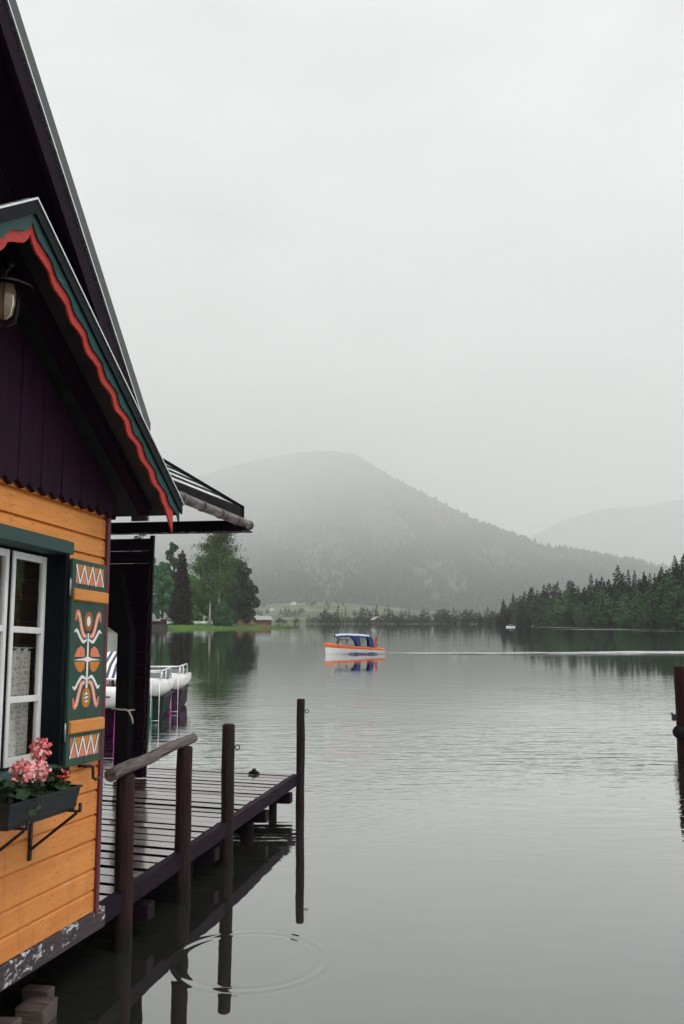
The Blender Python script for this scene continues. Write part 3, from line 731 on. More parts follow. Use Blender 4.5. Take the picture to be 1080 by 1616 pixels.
for name, v0, v1, up in (('zigzag_panel', .024, .118, 1), ('zigzag_panel', .866, .962, 0)):
    m = MB(); x0, x1 = -.41, .41; flat(m, [(x0, v0), (x1, v0), (x1, v1), (x0, v1)], 1, 0)
    q = (x1 - x0) / 3.5; zz = []
    for i in range(8): zz.append((x0 + i * q / 2, v0 if (i % 2 == 0) == bool(up) else v1))
    for i in range(1 if up else 0, 8, 2):
        a = zz[max(0, i-1)]; b = zz[i]; c = zz[min(7, i+1)]
        base_v = v1 if up else v0
        tri = [(zz[i-1][0] if i else x0, base_v), (b[0], v0 if up else v1), (c[0], base_v)]
    for i in range(7):
        a, b = zz[i], zz[i+1]; base_v = v1
        flat(m, [a, b, (b[0] if b[1] == v0 else a[0], v1)], 2, 1)
    stroke_w = .045
    for i in range(7):
        for wd, lv, mi in ((.062, 3, 3), (.036, 4, 2)):
            a, b = np.array(zz[i]), np.array(zz[i+1]); ASP = 2.76; d = np.array((b[0]-a[0], (b[1]-a[1])*ASP)); d /= np.linalg.norm(d); nr_ = np.array((-d[1], d[0])) * wd / 2
            flat(m, [(a[0]+nr_[0], a[1]+nr_[1]/ASP), (b[0]+nr_[0], b[1]+nr_[1]/ASP), (b[0]-nr_[0], b[1]-nr_[1]/ASP), (a[0]-nr_[0], a[1]-nr_[1]/ASP)], lv, mi)
    hut.part(name, sh(m), MATS, shutter)
m = MB(); VC = .489
for mir in (0, 1):
    fv = (lambda v: 2 * VC - v) if mir else (lambda v: v)
    for sg in (-1, 1):
        A = [(sg*u, fv(v)) for u, v in ((.37, .300), (.335, .262), (.275, .272), (.205, .33), (.14, .368), (.05, .376))]
        stroke(m, A, .085, 1, 1, (.4, .6)); stroke(m, [(p[0] + .0, p[1]) for p in A[1:]], .048, 2, 5, (.5, .5))
        stroke(m, [(sg*u, fv(v)) for u, v in ((.40, .357), (.33, .348), (.24, .378), (.14, .402), (.03, .392))], .05, 1, 2, (.35, .5))
        lob = [(.385, VC - .012), (.29, VC - .052), (.19, VC - .066), (.095, VC - .05), (.075, VC - .012)]
        flat(m, [(sg*u, fv(v)) for u, v in lob], 1, 0 if mir else 1)
    cv_ = fv(.30)
    for j in range(14):
        a = 2 * math.pi * j / 14; pts = [( .09*math.cos(a)*r + .035*math.cos(a+1.57)*t, cv_ + (.036*math.sin(a)*r + .012*math.sin(a+1.57)*t)) for r, t in ((.75, -.6), (1.25, -.7), (1.45, 0), (1.25, .7), (.75, .6))]
        flat(m, pts, 1, 4 if not mir else 0)
    flat(m, [(.055*math.cos(2*math.pi*j/18), cv_ + .026*math.sin(2*math.pi*j/18)) for j in range(18)], 2, 2)
    if mir:
        for dv in (-.012, .006): flat(m, [(-.05, cv_+dv+.003), (.05, cv_+dv-.004), (.05, cv_+dv+.003), (-.05, cv_+dv+.009)], 3, 3)
flat(m, [(-.02, .36), (.02, .36), (.025, .63), (-.025, .63)], 3, 2)
flat(m, [(-.41, VC+.004), (-.10, VC-.006), (0, VC-.014), (.10, VC-.006), (.40, VC+.004), (.10, VC+.007), (0, VC+.015), (-.10, VC+.007)], 4, 2)
hut.part('painted_flower', sh(m), MATS, shutter)
hut.part('shutter_catch', sh(MB().tube([(.0, -.335, 1.495), (.065, -.335, 1.495)], .010, 8).tube([(.065, -.36, 1.50), (.065, -.265, 1.49), (.066, -.25, 1.475), (.066, -.245, 1.41), (.068, -.215, 1.395), (.07, -.15, 1.395)], .011, 8)), M['iron'], shutter)
for zc in (2.70, 1.74):
    hg = MB().tube([(.026, SA - .010, zc - .06), (.026, SA - .010, zc + .06)], .009, 8)
    hut.part('hinge', sh(hg), M['hingesteel'], shutter)

# planter with brackets
pl = Thing('flower_trough', 'slate grey plastic flower trough on iron brackets under the window', 'planter', (.0, -1.29, 1.32))
PA, PB, PN0, PN1, PZ0, PZ1 = -1.68, -.90, .11, .325, 1.315, 1.458
def trough():
    m = MB(); o = .02
    def ring(z, d, ): return [(PN0 + d*.5, PA + d, z), (PN1 - d, PA + d, z), (PN1 - d, PB - d, z), (PN0 + d*.5, PB - d, z)]
    v = ring(PZ0, .028) + ring(PZ1 - .012, .004) + ring(PZ1 - .012, -.006) + ring(PZ1, -.006) + ring(PZ1, .012) + ring(PZ1 - .05, .016)
    f = [(3,2,1,0)]
    for j in range(5): f += [(j*4+i, j*4+(i+1)%4, (j+1)*4+(i+1)%4, (j+1)*4+i) for i in range(4)]
    return m.add(v, f)
tr_ = pl.part('trough', sh(trough()), M['trough'], bevel=.003)
pl.part('soil', sh(MB().box(PN0 + .02, PN1 - .02, PA + .02, PB - .02, PZ0 + .02, PZ1 - .045)), M['soil'])
for sb in (-.93, -1.52):
    m = MB(); m.box(.002, .018, sb - .012, sb + .012, 1.00, 1.315)
    m.box(.002, .335, sb - .012, sb + .012, 1.300, 1.312); m.box(.329, .340, sb - .012, sb + .012, 1.300, 1.355)
    m.beam((.01, sb, 1.06), (.315, sb, 1.296), .016, .012, (0, 1, 0))
    pl.part('bracket', sh(m), M['iron'])
# geraniums
M['ger_leaf'] = foliage('geranium_leaves', (.010, .028, .012), (.035, .075, .022), 14)
M['pink'] = plain('petals_pink', (.72, .16, .19), .55, 0, .35, 30); M['salmon'] = plain('petals_salmon', (.80, .40, .38), .55, 0, .3, 30); M['redp'] = plain('petals_red', (.75, .06, .05), .55, 0, .3, 30)
def geranium(label, n, s, heads, nleaf, spread, seed, cat='geranium'):
    r = random.Random(seed); z0 = PZ1 - .05 - SHEAR * s
    e = Thing('geranium', label, cat, (n, s, z0), 'geraniums in the flower trough')
    lf = MB(); st_ = MB()
    for _ in range(nleaf):
        a = r.uniform(0, 6.28); d = spread * r.random() ** .6; c = Vector((n + min(.6 * d, .12) * math.cos(a), s + d * math.sin(a), z0 + r.uniform(.02, .17) - d * .25))
        rad = r.uniform(.020, .038); up = Vector((r.gauss(0, .6) + .3, r.gauss(0, .6), 1)).normalized(); x = up.orthogonal().normalized(); y = up.cross(x); pts = [c - up * rad * .25]
        for j in range(11): t = 2*math.pi*j/11; q = rad * (1 + .12 * math.cos(5.5 * t)); pts.append(c + x*q*math.cos(t) + y*q*math.sin(t) + up * rad * .15 * math.sin(3*t))
        lf.add(pts, [(0, 1 + j, 1 + (j + 1) % 11) for j in range(11)], 0, True)
        st_.tube([(n + .3*(c.x-n), s + .3*(c.y-s), z0), tuple(c - up * rad * .2)], .0022, 4)
    e.part('foliage', lf, M['ger_leaf'])
    for hn, hs, hz, hr, cols in heads:
        st_.tube([(n, s + .3*(hs - s), z0), ((n+hn)/2, (s+hs)/2, z0 + (hz-z0)*.6), (hn, hs, hz - hr*.6)], .003, 5)
        pm = MB()
        for _ in range(int(130)):
            d = Vector((r.gauss(0,1), r.gauss(0,1), r.gauss(.25,1))).normalized(); c = Vector((hn, hs, hz)) + d * hr * r.uniform(.7, 1)
            x = (d + Vector((r.gauss(0,.5), r.gauss(0,.5), r.gauss(0,.5)))).normalized(); u_ = x.orthogonal().normalized(); ang = r.uniform(0, 6.28); u2 = (u_*math.cos(ang) + x.cross(u_)*math.sin(ang)); v2 = x.cross(u2); q = hr * r.uniform(.36, .55)
            pts = [c, c + u2*q*.5 + v2*q*.45 + x*q*.15, c + u2*q + v2*q*.3 + x*q*.3, c + u2*q*1.05 - v2*q*.3 + x*q*.3, c + u2*q*.5 - v2*q*.45 + x*q*.15]
            pm.add(pts, [(0,1,2,3,4)], 0 if r.random() < .6 else 1, True)
        e.part('flower_head', pm, [M[cols[0]], M[cols[1]]])
    e.part('stem', st_, M['ger_leaf'])
zf = lambda z, s: z
geranium('tall geranium holding one deep pink flower head before the window', .2, -1.10, [(.18, -1.15, 1.735, .058, ('pink', 'salmon'))], 46, .17, 1)
geranium('geranium with pale salmon pink flower heads at the near end', .22, -1.42, [(.24, -1.42, 1.65, .062, ('salmon', 'pink')), (.25, -1.26, 1.635, .052, ('salmon', 'pink'))], 60, .2, 2)
geranium('small bright red geranium at the far end of the trough', .22, -.98, [(.24, -1.00, 1.56, .034, ('redp', 'pink'))], 34, .10, 3)
geranium('leafy geranium with hardly any bloom at trough corner', .22, -1.60, [], 40, .12, 4)

# lantern on the gable
la = Thing('wall_lantern', 'dark bronze wall lantern with amber glass under the hut gable', 'lantern', (.045, -1.72, 4.25))
LN, LS = .20, -1.76
la.part('bracket', MB().box(.045, .06, LS - .05, LS + .05, 4.30, 4.62).tube([(.06, LS, 4.36), (.10, LS, 4.34), (.13, LS, 4.40), (.13, LS, 4.48), (.17, LS, 4.54), (LN, LS, 4.52), (LN + .03, LS, 4.475), (LN, LS, 4.45), (LN, LS, 4.40)], .010, 8).ball((LN + .028, LS + .0, 4.49), .024), M['brass'])
la.part('hood', MB().lathe([(.012, 4.425), (.03, 4.415), (.10, 4.392), (.155, 4.365), (.160, 4.352), (.150, 4.356), (.09, 4.38), (.02, 4.40)], LN, LS, 24), M['brass'])
la.part('glass', MB().lathe([(.05, 4.375), (.062, 4.33), (.060, 4.26), (.045, 4.20), (.02, 4.175), (.0, 4.17)], LN, LS, 18), M['lampglass'])
cg = MB()
for j in range(6):
    a = j * math.pi / 3; x, y = math.cos(a), math.sin(a)
    cg.tube([(LN + .09*x, LS + .09*y, 4.37), (LN + .085*x, LS + .085*y, 4.25), (LN + .07*x, LS + .07*y, 4.17), (LN + .03*x, LS + .03*y, 4.14), (LN, LS, 4.135)], .0035, 5)
la.part('wire_guard', cg, M['brass'])

# ================================================================== MAIN HOUSE behind the hut
mh = Thing('main_house', 'tall dark timber house with a steep grey edged roof behind the hut', 'house', (-4, -4, 0))
VT = (1.824, 4.402); VS = 1.012; RS = -4.2; RZ = VT[1] + (VT[0] - RS) * VS
def vz(s): return VT[1] + (VT[0] - s) * VS if s > RS else VT[1] + (s - (2*RS - VT[0])) * VS
VL = 2*RS - VT[0]; cv2 = 1 / math.sqrt(1 + VS*VS)
mw_ = MB().prism([(VL + .9, -.3), (1.35, -.3), (1.35, vz(1.35) - .2), (RS, RZ - .2), (VL + .9, vz(VL + .9) - .2)], 'x', -7.0, -1.02)
hut_wall = mh.part('wall', mw_, M['purple'])
gbm = MB(); s = -6.5
while s < 1.3:
    gbm.box(-1.02, -1.0 + .006 * (int(s * 7) % 2), s + .004, s + .176, 3.0, vz(s + .09 if s + .09 > RS else s + .09) - .32); s += .18
mh.part('gable_boards', gbm, M['purple'])
r_ = MB(); T0 = .17
r_.prism([(RS, RZ), VT, (VT[0] - .07, VT[1] - .10), (RS, RZ - .20), (VL + .07, VT[1] - .10), (VL, VT[1])], 'x', -7.4, -.53)
mroof = mh.part('roof', r_, M['slate'])
sp_ = MB()
for i in range(9):             # soffit planks under the overhanging verge, running down the slope
    n0 = -1.0 + i * .052; sp_.beam((n0 + .025, 1.60, vz(1.60) - .20), (n0 + .025, RS + .1, RZ - .30), .047, .02)
mh.part('soffit', sp_, M['purple_s'], mroof)
fl = MB(); d_ = .125 / cv2
for (a, b) in (((VT[0], VT[1]), (RS, RZ)), ((VL, VT[1]), (RS, RZ))):
    fl.prism([a, b, (b[0], b[1] - d_), (a[0], a[1] - d_)] if a[0] > b[0] else [a, (a[0], a[1] - d_), (b[0], b[1] - d_), b], 'x', -.529, -.50)
mh.part('verge_flashing', fl, M['metal'], mroof)
dl_ = MB().prism([(VT[0], VT[1] - d_), (RS, RZ - d_), (RS, RZ - d_ - .022), (VT[0], VT[1] - d_ - .022)], 'x', -.53, -.492)
mh.part('drip_edge', dl_, M['metal_edge'], mroof)
mh.part('barge_board', MB().prism([(VT[0] - .03, VT[1] - d_ - .023), (RS, RZ - d_ - .023), (RS, RZ - d_ - .26), (VT[0] - .16, VT[1] - d_ - .13)], 'x', -.56, -.51), M['purple_s'], mroof)

# ================================================================== BOATHOUSE
bh = Thing('boathouse', 'black open boathouse with light ribbed roof and hanging gutter behind the hut', 'boathouse', (-2.2, 4.0, 0))
EN, EZ, RP = -.68, 3.985, .60
def bz(n): return EZ + (EN - n) * RP
rb = MB(); rdg = -3.0; Sa, Sb = 2.15, 5.15; k = 0; n = EN
course = .28
M['roof_pale'] = plain('pale_wet_roof_sheet', (.62, .64, .64), .22, .15, .12, 5, .001)
pale = MB(); dark = MB()
while n > rdg:
    n1 = max(n - course, rdg)
    pale.prism([(n, bz(n) + .014), (n1 - .02, bz(n1) + .014 - .0), (n1 - .02, bz(n1) + .004), (n, bz(n) + .004)], 'y', Sa, Sb)
    dark.box(n - .012, n + .008, Sa, Sb + .01, bz(n) - .03, bz(n) + .024)  # dark strip paints in the shadow line of each roof course
    n -= course
bro = bh.part('roof', MB().prism([(EN, bz(EN)), (rdg, bz(rdg)), (rdg - 2.2, bz(rdg) - 2.2*RP), (rdg - 2.2, bz(rdg) - 2.2*RP - .06), (rdg, bz(rdg) - .07), (EN, bz(EN) - .07)], 'y', Sa, Sb), M['black'])
bh.part('roof_sheet', pale, M['roof_pale'], bro); bh.part('course_shadow', dark, M['verge'], bro)
bh.part('far_verge', MB().prism([(EN + .05, bz(EN) - .13), (rdg, bz(rdg) - .1), (rdg, bz(rdg) + .05), (EN + .05, bz(EN) + .03)], 'y', Sb + .011, Sb + .05), M['black'], bro)
bh.part('fascia', MB().box(EN + .006, EN + .04, Sa, Sb - .002, EZ - .16, EZ - .005), M['black'], bro)
gt = MB(); GN, GZ, GR = EN + .115, EZ - .165, .058
for i in range(5):
    a = Sa + .05 + i * .62; b = min(a + .62, Sb + .06)
    gt.tube([(GN, a, GZ - .012*i), (GN, b, GZ - .012*(i+1))], GR, 14); gt.tube([(GN, b - .03, GZ - .012*(i+1)), (GN, b + .012, GZ - .012*(i+1))], GR + .008, 14)
bh.part('gutter', gt, M['gutter'], bro)
bh.part('tie_beam', MB().prism([(-4.6, 3.665), (-.455, 3.645), (-.70, 3.80), (-4.6, 3.815)], 'y', 4.93, 5.07), M['black_n'])
bh.part('drip_edge', MB().box(-4.6, -.47, 4.925, 4.929, 3.648, 3.658), M['metal_edge'])
bh.part('post', MB().box(-2.245, -2.055, 4.86, 5.04, .452, 2.36), M['black'], bevel=.01)
bh.part('brace', MB().prism([(-2.055, 2.34), (-2.245, 2.32), (-2.47, 2.47), (-2.85, 3.15), (-2.245, 3.16)], 'y', 4.87, 5.03), M['black'], bevel=.01)
up = MB(); z = 3.10
while z < 3.6:
    up.prism([(-4.6, z), (-1.90, z - .004), (-1.90, z + .16), (-4.6, z + .164)], 'y', 5.075, 5.10 + .008 * (int(z*10) % 2)); z += .168
z = .46
while z < 3.1:
    j = random.uniform(-.012, .012); up.prism([(-2.25, z), (-1.925 + j + (z-.46)*.008, z), (-1.925 + j + (z-.46)*.008 + .012, z + .158), (-2.25, z + .158)], 'y', 5.042, 5.10); z += .163
up.box(-2.26, -1.94, 5.101, 5.12, .46, 3.15); bh.part('boarding', up, M['purple_n'], bevel=.003)
bh.part('corner_board', MB().beam((-1.93, 5.12, .46), (-1.895, 5.12, 3.64), .05, .05, (0, 1, 0)), M['purple'])
bh.part('plate', MB().box(-2.16, -1.93, 5.0, 5.06, 3.83, 3.93), M['gutter'])
for nn, ss in ((-5.0, 4.95), (-5.0, 2.3), (-2.9, 2.3)):
    bh.part('post', MB().box(nn - .1, nn + .1, ss - .09, ss + .09, -.6, bz(rdg) - 2.2*RP + .15 if nn < -4 else 5.1), M['black'], bevel=.01)

# ================================================================== PIER
pier = Thing('pier', 'narrow pier of wet brown planks running out beside the hut', 'pier', (-1.1, 3, 0))
SK = -.10
dk = MB(); s = .02; r3 = random.Random(3); PL, PRt = -2.22, -.10
while s < 5.75:
    wd = .160 + r3.uniform(-.012, .012); dz = r3.uniform(-.005, .005); tl = r3.uniform(-.006, .006)
    a0, a1 = PL + r3.uniform(-.03, .02), PRt + r3.uniform(-.005, .012)
    v = []
    for z in (.400 + dz, .450 + dz):
        for n, q in ((a0, 0), (a1, 0), (a1, wd), (a0, wd)): v.append((n, s + q + SK * (n + .1), z + tl * (q > 0)))
    dk.add(v, [(4,5,6,7)]); dk.add(v, [(3,2,1,0),(0,1,5,4),(1,2,6,5),(2,3,7,6),(3,0,4,7)], 1); s += wd + r3.uniform(.045, .068)
pier.part('deck', dk, [M['deck'], M['under']])
eb = MB().box(-.097, -.015, .13, 5.80, .31, .452)
pier.part('edge_beam', eb, M['purple_s'], bevel=.008)
pier.part('edge_beam', MB().box(PL - .02, PL + .07, .25, 6.0, .27, .408), M['purple_s'], bevel=.008)
for ss in (.85, 2.6, 4.35, 5.45):
    pier.part('cross_beam', MB().box(PL - .05, -.02 if ss > 1 else .05, ss - .07, ss + .07, .14, .268), M['purple_n'], bevel=.008)
for nn, ss, rr in ((-.30, 4.45, .085), (-.26, 5.42, .055), (-1.95, 5.42, .07), (-1.95, 2.6, .07), (-.35, 2.62, .07), (-1.95, .8, .07)):
    pier.part('pile', MB().tube([(nn, ss, -1.2), (nn, ss, .139)], rr, 10), M['pile'])
pier.part('cleat', MB().prism([(-.68, .452), (-.53, .452), (-.545, .485), (-.575, .49), (-.585, .52), (-.62, .52), (-.63, .49), (-.665, .485)], 'y', 5.66, 5.72), M['iron'], bevel=.004)

def rough_post(n, s, r, top, lean=(0, 0), seed=0):
    r_ = random.Random(seed); pts = []; rad = []
    for k in range(12):
        z = -1.2 + (top + 1.2) * k / 11; pts.append((n + lean[0]*(z) + r_.uniform(-.004, .004), s + lean[1]*z + r_.uniform(-.004, .004), z)); rad.append(r * (1.06 - .08 * k / 11) * r_.uniform(.97, 1.03))
    pts.append((pts[-1][0], pts[-1][1], top + .012)); rad.append(rad[-1] * .85)
    return MB().tube(pts, rad, 14)
rl = Thing('pier_railing', 'weathered log handrail resting on two dark posts beside the hut', 'railing', (-.045, 1.15, 0))
rl.part('post', rough_post(-.052, .555, .072, 1.30, (-.006, 0), 1), M['pile']); rl.part('post', rough_post(-.045, 1.747, .073, 1.345, (-.004, 0), 2), M['pile'])
hp_ = []; hr_ = []; r4 = random.Random(9)
for k in range(14):
    t = k / 13; hp_.append((-.055 + .004 * math.sin(k), .27 + 1.70 * t, 1.345 + .068 * t + .008 * math.sin(k * .9))); hr_.append((.050 - .006 * t) * r4.uniform(.96, 1.04))
rl.part('handrail', MB().tube(hp_, hr_, 16), M['log'])
def eye_ring(n, s, z, r=.022):
    m = MB().tube([(n - .03, s, z), (n + .012, s, z)], .006, 6)
    m.tube([(n + .012 + r + r*math.cos(a*.524), s + .3*r*math.cos(a*.524), z - .01 + r * math.sin(a*.524)) for a in range(13)], .006, 6); return m
for n, s, r, top, ln, lb, ez in ((-.045, 2.967, .067, 1.41, -.002, 'stout dark mooring post beside the railing, halfway along the pier', 1.20), (.005, 5.817, .058, 1.43, .002, 'tall slim dark mooring post at the outer corner of the pier', 1.29)):
    p = Thing('mooring_post', lb, 'mooring post', (n, s, 0)); q = p.part('post', rough_post(n, s, r, top, (ln, 0), int(s * 10)), M['pile']); p.part('eye_ring', eye_ring(n + r, s - .01, ez), M['iron'])
# post at the right edge with a cleat and a round fender
rp = onz(1082, 1184); fr = [(rp - C0) @ N, (rp - C0) @ U]
p = Thing('mooring_post', 'rusty red brown mooring post at the right edge of the picture', 'mooring post', (fr[0], fr[1], 0))
p.part('post', rough_post(fr[0], fr[1], .150, 1.60, (0, 0), 77), M['rust'])
p.part('bracket', MB().box(fr[0] - .225, fr[0] - .12, fr[1] - .06, fr[1] + .04, .56, .68).tube([(fr[0] - .20, fr[1] - .02, .69), (fr[0] - .245, fr[1] - .02, .705)], .014, 6), M['iron'])
p.part('round_fender', MB().ball((fr[0] - .12, fr[1] - .16, .36), .13, 16, 10), M['black'])

# mooring rope at the boathouse post
rp_ = MB().tube([(-2.29, 4.855, 1.36), (-2.06, 4.85, 1.34), (-2.055, 5.045, 1.33)], .012, 6)
rp_.tube([(-2.10, 4.84, 1.36), (-2.03, 4.82, 1.33), (-1.98, 4.81, 1.25), (-1.965, 4.81, 1.18)], .011, 6)
single('mooring_rope', rp_, M['rope'], 'frayed pale rope tied around the boathouse post', 'rope', (-2.2, 4.85, 1.2))

# ================================================================== BOATS
M['hullwhite'] = plain('white_gelcoat', (.74, .75, .74), .25, 0, .06, 3); M['orange_gel'] = plain('orange_gelcoat', (.75, .14, .02), .3, 0, .1, 3)
M['canvas'] = plain('blue_canvas', (.012, .03, .12), .8, 0, .3, 6); M['canvas_sheen'] = plain('pale_canvas_sheen', (.42, .47, .62), .7, 0, .15, 3)  # pale top colour paints the sky sheen on the blue canvas
M['flag'] = plain('red_cloth', (.55, .02, .02), .8, 0, .25, 8); M['chrome'] = plain('white_tube_rail', (.75, .75, .75), .25, .3, .05)
M['purple_hull'] = plain('purple_float', (.030, .004, .028), .55, 0, .3, 3, spec=.1); M['purple_fin'] = plain('violet_bow', (.28, .03, .22), .35, 0, .2, 5)
M['green_hull'] = plain('green_float', (.003, .014, .010), .55, 0, .3, 3, spec=.1); M['green_fin'] = plain('green_bow', (.02, .16, .085), .35, 0, .2, 5)
M['seatgrey'] = plain('grey_seat', (.10, .11, .12), .6, 0, .3, 4)
def stripes(name, a, b, n):
    t = NT(name); wv = t.n('ShaderNodeTexWave', bands_direction='X', wave_profile='SIN'); wv.inputs['Scale'].default_value = n; t.l(t.coord(), wv.inputs['Vector'])
    t.set(Base_Color=t.mix(t.rng(wv.outputs[0], .48, .52, 0, 1), a, b), Roughness=.85); return t.m
M['stripe_blue'] = stripes('striped_cloth_navy', (.78, .78, .78), (.06, .08, .12), 2.3); M['stripe_red'] = stripes('striped_cloth_red', (.78, .74, .7), (.62, .06, .03), 2.6)

def loft(m, st, mi=0, smooth=True, close=True):
    k = len(st[0]); v = [p for s in st for p in s]
    m.add(v, [(i*k+j, i*k+j+1, (i+1)*k+j+1, (i+1)*k+j) for i in range(len(st)-1) for j in range(k-1)], mi, smooth)
    if close:
        m.add(st[-1], [tuple(range(k))], mi); m.add(st[0], [tuple(range(k-1, -1, -1))], mi)
def motor_boat():
    e = empty('motor_boat', (.955, 67.2, 0), R(6)); tag(e, 'white motor boat with orange deck and blue canopy crossing the lake', 'motor boat')
    X = np.linspace(-2.18, 2.18, 19)
    def beam(x): q = (x + 2.18) / 4.36; return .86 * min(1, (q / .42) ** .62 if q < .42 else 1) * (1 - .10 * max(0, q - .6) / .4) + .012
    def sheer(x): q = (x + 2.18) / 4.36; return .77 - .50 * q + .13 * q * q + .03 * (1 - q)
    def rake(x, z): return x - .12 * (1 - (x + 2.18) / 4.36) ** 4 * z
    def sec(x, z0, z1, k=7, f0=.0, f1=1.0):
        b = beam(x); o = []
        for i in range(k):
            f = f0 + (f1 - f0) * i / (k - 1); z = -.2 + (sheer(x) + .2) * f; yy = b * (f ** .45 if f > 0 else 0) * (1 if f < .75 else 1 + .03 * (f - .75))
            o.append((rake(x, z), yy, z))
        return o
    hull = MB()
    for sg in (1, -1): loft(hull, [[(p[0], sg * p[1], p[2]) for p in sec(x, 0, 0, 8, 0, .86)] for x in X], 0, True, False)
    tr = sec(X[-1], 0, 0, 8, 0, .86); hull.add([(p[0], p[1], p[2]) for p in tr] + [(p[0], -p[1], p[2]) for p in reversed(tr)], [tuple(range(16))])
    hull.build('hull', M['hullwhite'], e)
    gw = MB()
    for sg in (1, -1):
        loft(gw, [[(p[0], sg * (p[1] + .012), p[2]) for p in sec(x, 0, 0, 4, .76 + .02 * x, 1.0)] + [(rake(x, sheer(x)), sg * max(0, beam(x) - .16), sheer(x) + .02)] for x in X], 0, True, False)
    tr = sec(X[-1], 0, 0, 4, .80, 1.0); gw.add([(p[0], p[1], p[2]) for p in tr] + [(p[0], -p[1], p[2]) for p in reversed(tr)], [tuple(range(8))])
    gw.build('gunwale', M['orange_gel'], e)
    dk_ = MB(); loft(dk_, [[(x, sg * max(.0, beam(x) - .155), sheer(x) + .02 + (.05 if sg == 0 else 0)) for sg in (-1, 0, 1)] for x in X if x < -.55], 0, True, False)
    loft(dk_, [[(x, sg * (beam(x) - .155), sheer(x) + .02) for sg in (-1, 0, 1)] for x in X if x > 1.6], 0, True, False)
    dk_.build('deck', M['orange_gel'], e)
    MB().box(-.5, 1.6, -.66, .66, .05, .08).box(.9, 1.35, -.6, .6, .08, .38).box(-.1, .2, -.6, .6, .08, .40).build('bench', M['canvas'], e)
    cp = MB(); tp = MB(); st = []; 
    prof = [(-1.5, 1.44), (-1.2, 1.51), (-.6, 1.53), (0, 1.50), (.6, 1.47), (1.05, 1.40), (1.28, 1.22), (1.36, .92), (1.38, .55)]
    for i, (x, z) in enumerate(prof):
        hw = .70; st.append([(x, hw * c, z - .13 * abs(c) ** 3) for c in np.linspace(-1, 1, 9)])
    loft(tp, st[:6], 0, True, False); tp.build('canopy_top', M['canvas_sheen'], e)
    loft(cp, [[(p[0], p[1] * 1.006, p[2] - .012) for p in q] for q in st[:6]], 0, True, False); loft(cp, st[5:], 0, True, False)
    for sg in (-1, 1):
        y = sg * .705
        cp.add([(-1.5, y, 1.33), (.0, y, 1.37), (1.05, y, 1.28), (1.05, y, 1.18), (.0, y, 1.27), (-1.5, y, 1.25)], [(0,1,4,5), (1,2,3,4)])
        cp.add([(-.42, y, 1.36), (.30, y, 1.37), (.38, y, .55), (.10, y, .55), (.02, y, .9), (-.25, y, 1.2)], [(0,1,2,3,4,5)])
        cp.add([(.78, y, 1.34), (1.1, y, 1.3), (1.33, y, .95), (1.38, y, .5), (1.02, y, .52), (1.0, y, 1.0)], [(0,1,2,3,4,5)])
    cp.build('canopy', M['canvas'], e)
    fr_ = MB()
    for sg in (-1, 1):
        fr_.tube([(-1.48, sg*.70, 1.33), (-1.05, sg*.72, 1.05)], .022, 6); fr_.tube([(-1.05, sg*.72, 1.05), (-.35, sg*.71, 1.05)], .014, 6); fr_.tube([(-1.38, sg*.66, .66), (-1.2, sg*.68, 1.05)], .02, 6)
    fr_.build('canopy_frame', M['iron'], e)
    ws_ = MB().add([(-1.42, -.64, .66), (-1.42, .64, .66), (-1.25, .58, 1.02), (-1.25, -.58, 1.02)], [(0,1,2,3)]); ws_.add([(-1.42, .64, .66), (-.7, .72, .60), (-.75, .68, .98), (-1.25, .58, 1.02)], [(0,1,2,3)]); ws_.add([(-1.42, -.64, .66), (-.7, -.72, .60), (-.75, -.68, .98), (-1.25, -.58, 1.02)], [(3,2,1,0)])
    ws_.build('windscreen', M['glass'], e)
    wh = MB(); wh.tube([(-.62 + .0, -.25 + .17*math.cos(a*.6), .92 + .17*math.sin(a*.6)) for a in range(12)], .014, 6); wh.tube([(-.62, -.25, .92), (-.85, -.25, .75)], .02, 6); wh.build('steering_wheel', M['iron'], e)
    fg = MB(); fg.tube([(1.5, 0, .45), (1.58, 0, 1.32)], .015, 6); q = []
    for i in range(8):
        z = 1.22 - .09 * i; q.append([(1.545 + .02 * math.sin(i), -.02, z), (1.62 + .05 * math.sin(i * 1.3) + .012 * i, .06 * math.sin(i * 1.9), z - .02), (1.70 + .04 * math.cos(i), .03, z - .04)])
    loft(fg, q, 0, True, False); fg.build('flag', M['flag'], e)
motor_boat()

